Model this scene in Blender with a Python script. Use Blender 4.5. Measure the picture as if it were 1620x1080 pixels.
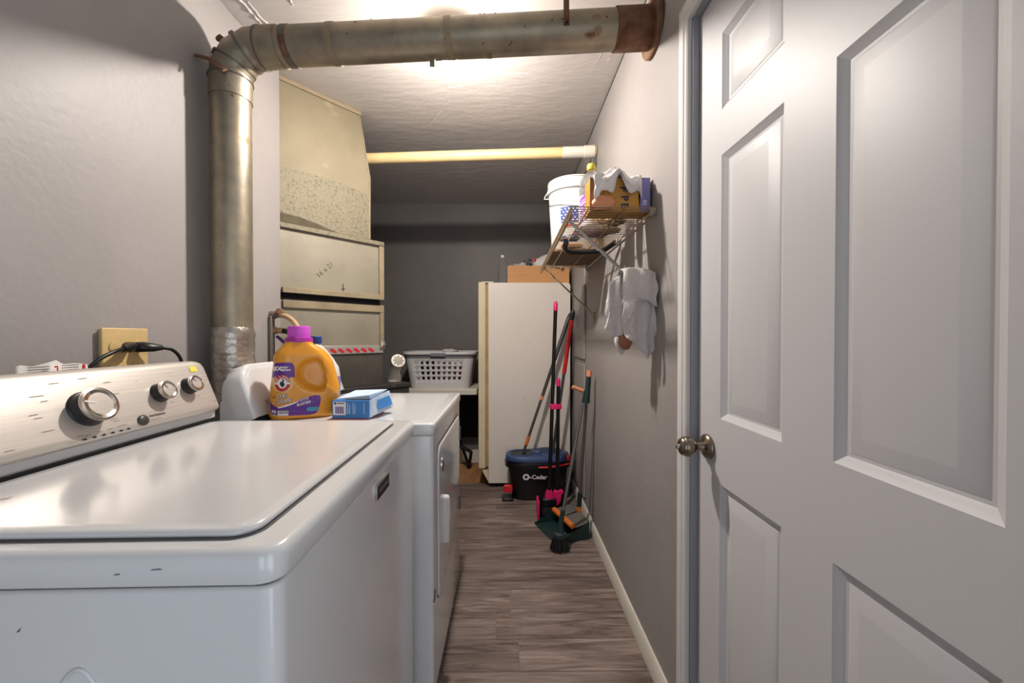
import bpy, bmesh, math, random
from mathutils import Vector, Matrix
for o in list(bpy.data.objects): bpy.data.objects.remove(o)
SC = bpy.context.scene; COL = SC.collection
PI = math.pi; R = math.radians
random.seed(7)
# ------------------------------------------------------------------ camera, world, lights, exposure
H = 1.175
cd = bpy.data.cameras.new('camera'); cam = bpy.data.objects.new('camera', cd); COL.objects.link(cam)
cd.lens = 14.0; cd.sensor_width = 36.0; cd.clip_start = 0.02
cam.location = (0, 0, H); cam.rotation_euler = (R(90 - 0.60), 0, R(-0.64))
SC.camera = cam
w = bpy.data.worlds.new('world'); SC.world = w; w.use_nodes = True
w.node_tree.nodes['Background'].inputs[0].default_value = (0.80, 0.90, 1.0, 1)
w.node_tree.nodes['Background'].inputs[1].default_value = 2.3
SC.view_settings.view_transform = 'Standard'; SC.view_settings.look = 'None'
SC.view_settings.gamma = 1.0; SC.view_settings.use_curve_mapping = False
SC.view_settings.exposure = 0.25
BULB = (-0.233, 1.63, 2.2875); BULB_STRENGTH = 2100.0
XL, XR, CZ, YB, YREAR = -1.06, 0.512, 2.42, 3.74, -1.5
# ------------------------------------------------------------------ helpers
def S(h):
    h = h.lstrip('#'); v = [int(h[i:i+2], 16)/255 for i in (0, 2, 4)]
    return tuple(c/12.92 if c <= .04045 else ((c+.055)/1.055)**2.4 for c in v)
MATS = {}
def mat(name, col, rough=.5, metal=0, noise=None, bump=None, coat=0, trans=0, emis=0, spots=None, stretch=(1,1,1), alpha=1, ior=1.45, rnd=0, sheen=0):
    """noise=(scale, amount[, colour2]); bump=(scale, strength); spots=(colour, scale, threshold)"""
    if isinstance(col, str): col = S(col)
    m = bpy.data.materials.new(name); m.use_nodes = True; MATS[name] = m
    nt = m.node_tree; N = nt.nodes; L = nt.links; b = N['Principled BSDF']
    b.inputs['Base Color'].default_value = (*col, 1); b.inputs['Roughness'].default_value = rough
    b.inputs['Metallic'].default_value = metal; b.inputs['Coat Weight'].default_value = coat
    b.inputs['Coat Roughness'].default_value = .12
    b.inputs['Transmission Weight'].default_value = trans; b.inputs['IOR'].default_value = ior
    if sheen: b.inputs['Sheen Weight'].default_value = sheen
    if alpha < 1: b.inputs['Alpha'].default_value = alpha
    if emis: b.inputs['Emission Color'].default_value = (*col, 1); b.inputs['Emission Strength'].default_value = emis
    mp = None
    def coords():
        nonlocal mp
        if mp is None:
            t = N.new('ShaderNodeTexCoord'); mp = N.new('ShaderNodeMapping'); mp.inputs['Scale'].default_value = stretch
            L.new(t.outputs['Object'], mp.inputs[0])
        return mp.outputs[0]
    src = None
    if noise:
        n = N.new('ShaderNodeTexNoise'); n.inputs['Scale'].default_value = noise[0]; n.inputs['Detail'].default_value = 6
        n.inputs['Roughness'].default_value = .62
        L.new(coords(), n.inputs[0]); mx = N.new('ShaderNodeMix'); mx.data_type = 'RGBA'
        rp = N.new('ShaderNodeMapRange'); rp.inputs[1].default_value = .3; rp.inputs[2].default_value = .7
        L.new(n.outputs[0], rp.inputs[0]); L.new(rp.outputs[0], mx.inputs[0])
        a = noise[1]; c2 = noise[2] if len(noise) > 2 else None
        if isinstance(c2, str): c2 = S(c2)
        mx.inputs[6].default_value = (*[c*(1-a) for c in col], 1) if not c2 else (*col, 1)
        mx.inputs[7].default_value = (*([min(1, c*(1+a)) for c in col] if not c2 else c2), 1)
        src = mx.outputs[2]
    if rnd:
        oi = N.new('ShaderNodeObjectInfo'); mr = N.new('ShaderNodeMapRange'); mr.inputs[3].default_value = 1-rnd; mr.inputs[4].default_value = 1+rnd
        L.new(oi.outputs['Random'], mr.inputs[0]); ml = N.new('ShaderNodeMix'); ml.data_type = 'RGBA'; ml.blend_type = 'MULTIPLY'; ml.inputs[0].default_value = 1
        if src: L.new(src, ml.inputs[6])
        else: ml.inputs[6].default_value = (*col, 1)
        L.new(mr.outputs[0], ml.inputs[7]); src = ml.outputs[2]
    if spots:
        n = N.new('ShaderNodeTexNoise'); n.inputs['Scale'].default_value = spots[1]; n.inputs['Detail'].default_value = 8; L.new(coords(), n.inputs[0])
        rp = N.new('ShaderNodeMapRange'); rp.inputs[1].default_value = spots[2]; rp.inputs[2].default_value = spots[2]+.08
        L.new(n.outputs[0], rp.inputs[0]); mx = N.new('ShaderNodeMix'); mx.data_type = 'RGBA'; L.new(rp.outputs[0], mx.inputs[0])
        if src: L.new(src, mx.inputs[6])
        else: mx.inputs[6].default_value = (*col, 1)
        mx.inputs[7].default_value = (*S(spots[0]), 1); src = mx.outputs[2]
    if src: L.new(src, b.inputs['Base Color'])
    if bump:
        n = N.new('ShaderNodeTexNoise'); n.inputs['Scale'].default_value = bump[0]; n.inputs['Detail'].default_value = 5; L.new(coords(), n.inputs[0])
        bp = N.new('ShaderNodeBump'); bp.inputs['Strength'].default_value = bump[1]; bp.inputs['Distance'].default_value = .01
        L.new(n.outputs[0], bp.inputs['Height']); L.new(bp.outputs[0], b.inputs['Normal'])
    return m
BASE = {}
def thing(name, label, cat, loc=(0,0,0), rotz=0, group=None, world=False, kind=None):
    o = bpy.data.objects.new(name, None); COL.objects.link(o); o.empty_display_size = .05
    o.location = loc; o.rotation_euler = (0, 0, rotz)
    if label: o['label'] = label
    if cat: o['category'] = cat
    if group: o['group'] = group
    if kind: o['kind'] = kind
    BASE[o] = Vector(loc) if world else None
    return o
def tag(o, label, cat=None, group=None, kind=None):
    o['label'] = label
    if cat: o['category'] = cat
    if group: o['group'] = group
    if kind: o['kind'] = kind
    return o
def obj(name, bm, m, parent=None, smooth=35, bevel=0, seg=2, solid=0, sub=0, label=None):
    """bm in world coordinates (or local to its thing); origin moves to the base"""
    if not isinstance(bm, bpy.types.Mesh):
        bmesh.ops.recalc_face_normals(bm, faces=bm.faces[:])
        off = Vector((0,0,0))
        root = parent
        while root is not None and root.parent is not None: root = root.parent
        if parent is None:
            vs = [v.co for v in bm.verts]
            lo = Vector([min(v[i] for v in vs) for i in range(3)]); hi = Vector([max(v[i] for v in vs) for i in range(3)])
            off = Vector(((lo.x+hi.x)/2, (lo.y+hi.y)/2, lo.z))
        elif BASE.get(root) is not None: off = BASE[root]
        bmesh.ops.translate(bm, verts=bm.verts[:], vec=-off)
        me = bpy.data.meshes.new(name); bm.to_mesh(me); bm.free()
    else: me = bm; off = Vector((0,0,0))
    if isinstance(m, str): m = MATS[m]
    if m and not me.materials: me.materials.append(m)
    if smooth:
        me.shade_smooth(); me.set_sharp_from_angle(angle=R(smooth))
    o = bpy.data.objects.new(name, me); COL.objects.link(o)
    if parent is not None:
        o.parent = parent
    else:
        o.location = off; BASE[o] = off
    if bevel:
        md = o.modifiers.new('bevel', 'BEVEL'); md.width = bevel; md.segments = seg; md.limit_method = 'ANGLE'; md.angle_limit = R(40)
    if solid:
        md = o.modifiers.new('solid', 'SOLIDIFY'); md.thickness = solid; md.offset = 0
    if sub:
        md = o.modifiers.new('sub', 'SUBSURF'); md.levels = sub; md.render_levels = sub
    if label: o['label'] = label
    return o
def NB(): return bmesh.new()
def box(x0, x1, y0, y1, z0, z1, bm=None):
    bm = bm or NB()
    v = [bm.verts.new((x, y, z)) for z in (z0, z1) for y in (y0, y1) for x in (x0, x1)]
    for f in ((0,1,3,2), (4,5,7,6), (0,1,5,4), (2,3,7,6), (0,2,6,4), (1,3,7,5)): bm.faces.new([v[i] for i in f])
    return bm
def frames(pts):
    pts = [Vector(p) for p in pts]; T = []
    for i in range(len(pts)):
        a = pts[max(i-1, 0)]; b = pts[min(i+1, len(pts)-1)]; T.append((b-a).normalized())
    n = T[0].orthogonal().normalized(); out = []
    for i, t in enumerate(T):
        n = (n - t*n.dot(t)).normalized(); out.append((pts[i], n, t.cross(n)))
    return out
def tube(pts, r, n=12, caps=True, bm=None, flat=1.0):
    bm = bm or NB(); rings = []; fr = frames(pts)
    for i, (p, a, b) in enumerate(fr):
        rr = r[i] if isinstance(r, (list, tuple)) else r
        rings.append([bm.verts.new(p + (a*math.cos(2*PI*k/n) + b*flat*math.sin(2*PI*k/n))*rr) for k in range(n)])
    for i in range(len(rings)-1):
        for k in range(n): bm.faces.new((rings[i][k], rings[i][(k+1) % n], rings[i+1][(k+1) % n], rings[i+1][k]))
    if caps: bm.faces.new(rings[0][::-1]); bm.faces.new(rings[-1])
    return bm
def loft(rings, caps=True, bm=None, close=True):
    bm = bm or NB(); rs = [[bm.verts.new(p) for p in r] for r in rings]; n = len(rs[0])
    for i in range(len(rs)-1):
        for k in range(n if close else n-1): bm.faces.new((rs[i][k], rs[i][(k+1) % n], rs[i+1][(k+1) % n], rs[i+1][k]))
    if caps: bm.faces.new(rs[0][::-1]); bm.faces.new(rs[-1])
    return bm
def lathe(prof, o=(0,0,0), axis=(0,0,1), n=32, bm=None, caps=True):
    a = Vector(axis).normalized(); u = a.orthogonal().normalized(); v = a.cross(u); o = Vector(o)
    return loft([[o + a*z + (u*math.cos(2*PI*k/n) + v*math.sin(2*PI*k/n))*max(r, 1e-4) for k in range(n)] for r, z in prof], caps, bm)
def prism(poly, f, d0, d1, bm=None):
    """poly of (a,b); f(a,b,d)->point"""
    return loft([[f(a, b, d) for a, b in poly] for d in (d0, d1)], True, bm)
def rrect(x0, x1, y0, y1, r, n=5):
    out = []
    for cx, cy, a0 in ((x1-r, y1-r, 0), (x0+r, y1-r, 90), (x0+r, y0+r, 180), (x1-r, y0+r, 270)):
        for k in range(n+1):
            a = R(a0 + 90*k/n); out.append((cx + r*math.cos(a), cy + r*math.sin(a)))
    return out
def bez(pts, n=24):
    """Catmull-Rom through points"""
    P = [Vector(p) for p in pts]; P = [2*P[0]-P[1]] + P + [2*P[-1]-P[-2]]; out = []
    m = max(2, n//(len(P)-3))
    for i in range(1, len(P)-2):
        for k in range(m):
            t = k/m; a, b, c, d = P[i-1:i+3]
            out.append(.5*((2*b) + (c-a)*t + (2*a-5*b+4*c-d)*t*t + (3*b-a-3*c+d)*t**3))
    out.append(P[-2]); return out
def text(s, size, f, bold=0, align='CENTER'):
    """flat lettering, each vertex mapped by f(x, y)"""
    c = bpy.data.curves.new('txt', 'FONT'); c.body = s; c.size = size; c.align_x = align; c.align_y = 'CENTER'; c.offset = bold; c.resolution_u = 3
    t = bpy.data.objects.new('txt', c); COL.objects.link(t); bpy.context.view_layer.update()
    me = bpy.data.meshes.new_from_object(t); bpy.data.objects.remove(t)
    bm = NB(); bm.from_mesh(me); bpy.data.meshes.remove(me)
    for v in bm.verts: v.co = f(v.co.x, v.co.y)
    return bm
def poly(pts, f, bm=None):
    bm = bm or NB(); fc = bm.faces.new([bm.verts.new(f(a, b)) for a, b in pts]); bmesh.ops.triangulate(bm, faces=[fc]); return bm
def interp(tab, z):
    if z <= tab[0][0]: return tab[0][1]
    for (a, b), (c, d) in zip(tab, tab[1:]):
        if z <= c: t = (z-a)/(c-a); return b + (d-b)*t
    return tab[-1][1]
def blob(c, rad, seed, amp=.25, n=3, freq=3.0):
    """crumpled lump"""
    from mathutils import noise as mn
    bm = NB(); bmesh.ops.create_icosphere(bm, subdivisions=n, radius=1)
    for v in bm.verts:
        p = v.co.copy(); k = 1 + amp*mn.noise(p*freq + Vector((seed, seed*1.7, 0))) + amp*.5*mn.noise(p*freq*2.3 + Vector((0, seed, seed)))
        v.co = Vector((c[0] + p.x*rad[0]*k, c[1] + p.y*rad[1]*k, c[2] + max(p.z*k, -.85)*rad[2]))
    return bm
# ------------------------------------------------------------------ materials
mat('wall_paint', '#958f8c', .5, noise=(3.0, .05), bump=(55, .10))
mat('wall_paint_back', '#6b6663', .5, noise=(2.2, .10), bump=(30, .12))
mat('wall_paint_right', '#958f8c', .5, noise=(2.5, .06), bump=(60, .10))
mat('ceiling_paint', '#c2bcb8', .5, noise=(2.5, .05), bump=(9, .35), stretch=(1, 2.4, 1))
mat('subfloor', '#a5764c', .8, noise=(14, .3), stretch=(1, .2, 1))
def plank_material():
    m = bpy.data.materials.new('plank_wood'); m.use_nodes = True; MATS['plank_wood'] = m
    nt = m.node_tree; N = nt.nodes; L = nt.links; b = N['Principled BSDF']; b.inputs['Roughness'].default_value = .42
    t = N.new('ShaderNodeTexCoord'); oi = N.new('ShaderNodeObjectInfo'); ad = N.new('ShaderNodeVectorMath'); ad.operation = 'MULTIPLY_ADD'
    cx = N.new('ShaderNodeCombineXYZ'); 
    for k in range(3): L.new(oi.outputs['Random'], cx.inputs[k])
    L.new(cx.outputs[0], ad.inputs[0]); ad.inputs[1].default_value = (37, 19, 11); L.new(t.outputs['Object'], ad.inputs[2])
    mp = N.new('ShaderNodeMapping'); mp.inputs['Scale'].default_value = (1.5, 16, 1); L.new(ad.outputs[0], mp.inputs[0])
    n = N.new('ShaderNodeTexNoise'); n.inputs['Scale'].default_value = 2.2; n.inputs['Detail'].default_value = 9; n.inputs['Roughness'].default_value = .68; n.inputs['Distortion'].default_value = .8
    L.new(mp.outputs[0], n.inputs[0]); cr = N.new('ShaderNodeValToRGB'); L.new(n.outputs[0], cr.inputs[0])
    e = cr.color_ramp.elements; e[0].position = .30; e[0].color = (*S('#433834'), 1); e[1].position = .72; e[1].color = (*S('#a29388'), 1)
    for p, c in ((.43, '#665851'), (.56, '#83736b')): q = e.new(p); q.color = (*S(c), 1)
    mr = N.new('ShaderNodeMapRange'); mr.inputs[3].default_value = .78; mr.inputs[4].default_value = 1.15; L.new(oi.outputs['Random'], mr.inputs[0])
    ml = N.new('ShaderNodeMix'); ml.data_type = 'RGBA'; ml.blend_type = 'MULTIPLY'; ml.inputs[0].default_value = 1; L.new(cr.outputs[0], ml.inputs[6]); L.new(mr.outputs[0], ml.inputs[7])
    L.new(ml.outputs[2], b.inputs['Base Color'])
    bp = N.new('ShaderNodeBump'); bp.inputs['Strength'].default_value = .15; bp.inputs['Distance'].default_value = .004; L.new(n.outputs[0], bp.inputs['Height']); L.new(bp.outputs[0], b.inputs['Normal'])
plank_material()
mat('trim_white', '#d3cfcb', .35, noise=(4, .03))
mat('trim_cream', '#cfc8bb', .45, noise=(8, .06), spots=('#8d8375', 22, .70))
mat('door_white', '#c2c0c1', .48, bump=(160, .02))
mat('jamb_grey', '#8f8f94', .5)
mat('knob_nickel', '#8a7f72', .27, 1)
mat('appliance_white', '#cccbcb', .20, coat=.5, noise=(3, .02))
mat('dryer_white', '#d0d0d0', .16, coat=.5, noise=(3, .02))
mat('steel', '#cbc3bb', .42, .55, noise=(5, .10), stretch=(60, 1, 60))
mat('steel_edge', '#9d948b', .3, .9)
mat('chrome', '#c9c5c0', .18, 1)
mat('dark_plastic', '#1b1a1b', .4)
mat('black_plastic', '#0c0c0d', .38)
mat('print_dark', '#4c4540', .6)
mat('print_brown', '#8d7f72', .6)
mat('seam_black', '#050505', .9)
mat('galv', '#7d766a', .45, .75, noise=(9, .30, '#a89b84'), spots=('#6f5138', 9, .66), bump=(20, .12))
mat('galv_light', '#6f6855', .65, .2, noise=(120, .2, '#857c66'), spots=('#615a48', 90, .56), bump=(26, .08))
mat('galv_tan', '#7a7059', .65, .15, noise=(4, .10, '#877c64'), spots=('#8f846c', 9, .64))
mat('galv_mid', '#837c6d', .55, .35, noise=(4, .14, '#968f7e'), spots=('#8a775a', 12, .68))
mat('galv_dark', '#6a665e', .45, .6, noise=(5, .2), spots=('#8a7a60', 30, .7))
mat('grime', '#514836', .8, noise=(30, .3))
mat('seam_tan', '#8d7f66', .6, .2, noise=(10, .2))
mat('rust', '#84664d', .75, .2, noise=(18, .4, '#5a3320'))
mat('foil', '#b0a89f', .32, .85, noise=(30, .2), bump=(60, .35))
mat('foil_tape', '#b5afa7', .35, .5, noise=(60, .1))
mat('furnace_grey', '#3a3836', .5, .2)
mat('pvc_yellow', '#d6bd8a', .4, noise=(5, .16), stretch=(1, 1, 4), spots=('#8a6a3d', 20, .74))
mat('pvc_white', '#d9d2c4', .45)
mat('bulb_light', (1.0, .93, .86), .5, emis=BULB_STRENGTH)
mat('porcelain', '#d8d4cc', .3)
mat('fridge_white', '#dad0c6', .42, noise=(2, .03), spots=('#b3a38c', 12, .72))
mat('fridge_yellow', '#d2c3a2', .45, noise=(5, .08), spots=('#a08255', 16, .68))
mat('gasket', '#a98a5c', .6, noise=(10, .2))
mat('cardboard', '#c08d5b', .75, noise=(40, .05), stretch=(.2, 1, 1))
mat('cardboard_dark', '#8b6f55', .8, noise=(6, .3))
mat('clear_plastic', '#f2f0f0', .06, trans=.95, ior=1.12, alpha=.5)
mat('white_plastic', '#c9c6c2', .4)
mat('basket_plastic', '#c9c6c6', .45)
mat('basket_grey', '#77757a', .5)
mat('cloth_white', '#dcd4d1', .95, bump=(220, .8), sheen=.3, noise=(30, .05))
mat('cloth_dim', '#b3a9a3', .95, bump=(120, .5))
mat('cloth_beige', '#c4a585', .95, bump=(90, .5))
mat('cloth_brown', '#96624a', .9)
mat('red_cloth', '#8a1616', .8)
mat('orange_bottle', '#dd9427', .30, coat=.3)
mat('cap_magenta', '#c84fc4', .35)
mat('cap_magenta_dark', '#a32f95', .35)
mat('label_purple', '#5a2a86', .35)
mat('label_violet', '#8a4aa8', .35)
mat('label_white', '#e6e0e2', .4)
mat('label_red', '#b8232c', .4)
mat('label_black', '#17161a', .4)
mat('label_teal', '#3f8fae', .4)
mat('label_pale', '#dcb873', .4)
mat('box_blue', '#3f7fc0', .45, noise=(18, .12))
mat('box_pale', '#b9cbe0', .5, noise=(30, .12))
mat('box_violet', '#7f79b4', .45)
mat('box_orange', '#b98534', .5, noise=(5, .25))
mat('box_brown', '#8a5a2e', .5, noise=(6, .2))
mat('navy', '#20264a', .5)
mat('flag_blue', '#27418a', .5)
mat('bag_white', '#ddd8d6', .45, bump=(25, .5))
mat('yellow_cap', '#d9c743', .4)
mat('yellow_sticker', '#e2cf55', .5)
mat('wire_cream', '#b9a384', .4, .25)
mat('wire_brown', '#8f7656', .45, .3)
mat('brace_grey', '#a39d97', .4, .5)
mat('blue_tub', '#31456e', .38)
mat('bucket_black', '#0d0c0d', .35)
mat('red_plastic', '#c3161f', .35)
mat('hot_pink', '#d81c66', .38)
mat('pole_grey', '#4d4a49', .35, .4)
mat('pole_black', '#0b0a0b', .3)
mat('pole_steel', '#7d7874', .3, .7)
mat('dark_green', '#16312f', .4)
mat('pan_grey', '#5e5a57', .6)
mat('orange_plastic', '#cf6a22', .4)
mat('peach_plastic', '#cf8a66', .5)
mat('bristle', '#0a0909', .8)
mat('outlet_cream', '#cdb07a', .45, noise=(14, .12), spots=('#9a7a48', 14, .7))
mat('hose_braid', '#b39472', .6, bump=(120, .5))
mat('valve_grey', '#6f6862', .5, .4)
mat('purple_handle', '#4a1f7a', .4)
mat('paper', '#c6c2bd', .7, noise=(60, .12))
mat('table_white', '#cbc3b6', .5, noise=(6, .05))
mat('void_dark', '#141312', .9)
# ------------------------------------------------------------------ the setting
def structure(name, bm, m, label, **k):
    o = obj(name, bm, m, **k); o['kind'] = 'structure'; o['label'] = label; return o
structure('wall_left', box(XL-.10, XL, YREAR, 1.876, 0, CZ), 'wall_paint', 'grey painted wall behind the washer with outlet and flue pipe', bevel=.004)
wr = NB(); DY0, DY1, DZ = .262, 1.112, 2.062
box(XR, XR+.12, DY1, YB, 0, CZ-.004, wr); box(XR, XR+.12, -.12, DY0, 0, CZ-.004, wr); box(XR, XR+.12, YREAR, -.12, 2.06, CZ-.004, wr); box(XR, XR+.12, YREAR, -1.25, 0, 2.06, wr); box(XR, XR+.12, DY0, DY1, DZ, CZ-.004, wr)  # includes an unseen opening near the camera, added to let daylight onto the washer
structure('wall_right', wr, 'wall_paint_right', 'grey painted wall carrying the wire shelf and the door')
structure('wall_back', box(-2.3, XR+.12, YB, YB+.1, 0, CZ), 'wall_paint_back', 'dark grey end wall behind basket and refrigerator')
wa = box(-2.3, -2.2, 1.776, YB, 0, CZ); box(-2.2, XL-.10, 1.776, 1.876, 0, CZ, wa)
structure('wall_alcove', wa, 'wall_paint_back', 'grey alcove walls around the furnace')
wz = NB(); box(XL-.1, -.40, YREAR-.1, YREAR, 0, CZ, wz); box(.25, XR+.12, YREAR-.1, YREAR, 0, CZ, wz); box(-.40, .25, YREAR-.1, YREAR, 2.06, CZ, wz)
structure('wall_rear', wz, 'wall_paint', 'grey wall behind the camera with an open doorway')
ceil = structure('ceiling', box(-2.3, XR+.12, YREAR-.1, YB+.1, CZ, CZ+.1), 'ceiling_paint', 'grey painted ceiling with cracked, uneven plaster')
# plaster cracks
BASE_C = BASE[ceil]; BASE[ceil] = None
for pts, r in (([(-.990, 1.44), (-.978, 1.56), (-.972, 1.67)], .006), ([(-.965, 1.50), (-.955, 1.60), (-.958, 1.66)], .0045), ([(-.85, 1.46), (-.80, 1.475), (-.805, 1.515)], .004),
               ([(.42, 1.62), (.40, 1.70), (.415, 1.76), (.40, 1.84)], .0018), ([(.455, 1.66), (.47, 1.72), (.45, 1.80)], .0016), ([(-.12, 1.90), (.02, 1.89), (.10, 1.895)], .0014), ([(-.30, 2.0), (-.22, 1.995)], .0016),
               ([(-.46, 2.36), (-.36, 2.20), (-.30, 2.06)], .0016), ([(.0, 2.62), (.12, 2.70), (.30, 2.66)], .0016)):
    P = []
    for a, b in zip(pts, pts[1:]):
        for k in range(7):
            t = k/7; P.append((a[0]+(b[0]-a[0])*t + random.uniform(-.005, .005)-BASE_C.x, a[1]+(b[1]-a[1])*t-BASE_C.y, CZ-BASE_C.z))
    P.append((pts[-1][0]-BASE_C.x, pts[-1][1]-BASE_C.y, CZ-BASE_C.z))
    obj('plaster_ridge', tube(P, [r*random.uniform(.4, 1.3) for _ in P], 6, flat=1), 'ceiling_paint', ceil)
trim = structure('trim_1', box(XR-.0015, XR+.02, 1.15, YB, CZ-.006, CZ-.001), 'seam_black', 'dark gap along the top of the shelf wall')
fl = structure('floor', box(-2.3, XR+.12, YREAR-.1, YB+.1, -.05, -.006), 'subfloor', 'floor of grey-brown wood-look planks over bare tan board', smooth=0)
fb = BASE[fl]; BASE[fl] = None
pw = .152; row = 0; y = YREAR
plank_cache = {}
while y < 3.19:
    y1 = min(y+pw, 3.20); x = -1.9 - random.uniform(0, 1.1)
    while x < XR:
        x1 = x + 1.22; a = max(x, -1.9 if y > 1.9 else XL); b = min(x1, XR)
        if b - a > .02:
            key = (round(b-a, 3), round(y1-y, 3))
            me = plank_cache.get(key)
            if me is None:
                g = .0010; bm = box(g, b-a-g, g, y1-y-g, 0, .006); bmesh.ops.recalc_face_normals(bm, faces=bm.faces[:])
                me = bpy.data.meshes.new('plank'); bm.to_mesh(me); bm.free(); me.materials.append(MATS['plank_wood']); plank_cache[key] = me
            p = bpy.data.objects.new('plank', me); COL.objects.link(p); p.parent = fl; p.location = Vector((a, y, -.006)) - fb
        x = x1
    y = y1; row += 1
# baseboards
def skirting(name, y0, y1, label):
    pr = [(XR, 0), (XR, .072), (XR-.006, .072), (XR-.013, .060), (XR-.014, 0)]
    return structure(name, prism(pr, lambda a, b, d: (a, d, b), y0, y1), 'trim_cream', label)
skirting('baseboard_right', 1.172, 3.09, 'chipped white baseboard along the shelf wall')
structure('baseboard_back', box(-1.6, .5, YB-.014, YB, 0, .12), 'trim_cream', 'cream baseboard under the end wall')
# painted-over panel on shelf wall
pn = structure('trim_2', box(XR-.012, XR, 2.60, 2.97, 1.03, 1.66), 'wall_paint_right', 'grey painted board on the shelf wall beside the refrigerator', bevel=.004)
structure('trim_3', box(XR-.012, XR, 2.60, 2.97, .12, .995), 'wall_paint_right', 'lower grey painted board on the shelf wall beside the refrigerator', bevel=.004)
# ---- door with casing
XD = XR + .018
d1 = thing('door_1', 'white six-panel door with nickel knob', None, (XD, .69, .012), 0, world=True, kind='structure')
dy0, dy1, dz0, dz1 = .306, 1.096, .012, 2.05
ycols = [dy0, .416, .640, .762, .985, dy1]
zrows = [dz0, .225, .808, .972, 1.626, 1.738, 1.925, dz1]
slab = NB()
def fp(y, z, d=0): return (XD + d, y, z)
for i in range(5):
    for j in range(7):
        if i in (1, 3) and j in (1, 3, 5): continue
        slab.faces.new([slab.verts.new(fp(*q)) for q in ((ycols[i], zrows[j]), (ycols[i+1], zrows[j]), (ycols[i+1], zrows[j+1]), (ycols[i], zrows[j+1]))])
bmesh.ops.remove_doubles(slab, verts=slab.verts[:], dist=1e-5)
box(XD+.012, XD+.036, dy0, dy1, dz0, dz1, slab); 
for (a, b, c, d) in ((dy0, dy0, dz0, dz1), (dy1, dy1, dz0, dz1)):
    slab.faces.new([slab.verts.new(q) for q in ((XD, a, c), (XD+.013, a, c), (XD+.013, a, d), (XD, a, d))])
obj('slab', slab, 'door_white', d1, smooth=0)
for i in (1, 3):
    for j in (1, 3, 5):
        y0, y1, z0, z1 = ycols[i], ycols[i+1], zrows[j], zrows[j+1]
        rings = []
        for ins, dep in ((0, 0), (.004, .003), (.010, .0065), (.015, .010), (.020, .0105), (.024, .009), (.047, .0025), (.049, .0022)):
            rings.append([fp(y0+ins, z0+ins, dep), fp(y1-ins, z0+ins, dep), fp(y1-ins, z1-ins, dep), fp(y0+ins, z1-ins, dep)])
        bm = NB(); rs = [[bm.verts.new(p) for p in r] for r in rings]
        for a, b in zip(rs, rs[1:]):
            for k in range(4): bm.faces.new((a[k], a[(k+1) % 4], b[(k+1) % 4], b[k]))
        bm.faces.new(rs[-1])
        obj('panel', bm, 'door_white', d1, smooth=25)
kc = Vector((XD, 1.040, .888))
k1 = obj('knob', lathe([(.0305, 0), (.0325, .003), (.031, .009), (.024, .014), (.0135, .018), (.0115, .026), (.0105, .034), (.013, .037), (.0205, .043), (.0255, .052), (.0265, .060), (.0245, .067), (.0235, .068), (.0235, .069), (.0205, .075), (.012, .079), (.007, .0795)], kc, (-1, 0, 0), 36), 'knob_nickel', d1, smooth=50)
obj('lock_button', lathe([(.0065, .078), (.0065, .085), (.005, .086)], kc, (-1, 0, 0), 16), 'chrome', k1)
obj('rosette_screw', lathe([(.003, .0), (.003, .0105)], kc + Vector((0, -.012, -.016)), (-1, 0, 0), 10), 'seam_black', k1)
jb = NB(); box(XR-.001, XR+.05, dy1+.003, DY1, 0, DZ, jb); box(XR-.001, XR+.05, DY0, dy0-.003, 0, DZ, jb); box(XR-.001, XR+.05, DY0, DY1, dz1+.003, DZ, jb)
box(XD+.037, XD+.05, dy1-.02, dy1+.004, 0, DZ, jb)
structure('trim_4', jb, 'jamb_grey', 'grey door jamb inside the white casing')
cas = NB()
prof = [(0, 0), (0, .012), (.004, .015), (.012, .015), (.016, .0185), (.034, .019), (.038, .016), (.050, .015), (.054, .011), (.062, .010), (.064, 0)]
CI = DY1 - .004; ZT = DZ - .004
def casing(path):
    # path: list of (fn) mapping (offset outwards, thickness)->point
    return loft([[f(a, t) for a, t in prof] for f in path], True)
cb = casing([lambda a, t: (XR-t, CI+a, 0), lambda a, t: (XR-t, CI+a, ZT+a), lambda a, t: (XR-t, DY0+.004-a, ZT+a), lambda a, t: (XR-t, DY0+.004-a, 0)])
structure('trim_5', cb, 'trim_white', 'white moulded casing around the six-panel door', smooth=30)
# ------------------------------------------------------------------ washer
WA = R(1.0)
wz_ = thing('washing_machine', 'white top-load washing machine with brushed steel console and knobs', 'washer', (-.26, .452, 0), WA)
wz_.scale = (1, 1.036, 1)
# local: x from -.69 (back) to 0 (front), y 0..0.70
WT = .932
def wbody():
    bm = loft([[(x, y, z) for x, y in rrect(-.68, -.004, .004, .696, .022, 5)] for z in (.02, .888)]); return bm
obj('body', wbody(), 'appliance_white', wz_, bevel=.004)
obj('seam', loft([[(x, y, z) for x, y in rrect(-.67, -.010, .010, .69, .02, 4)] for z in (.887, .896)]), 'seam_black', wz_)
tp = loft([[(x, y, z) for x, y in rrect(-.685+i, -i, i, .70-i, .026, 6)] for z, i in ((.894, .001), (.896, 0), (.920, 0), (.927, .002), (.931, .006), (WT, .012))])
obj('top_panel', tp, 'appliance_white', wz_, smooth=60)
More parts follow.
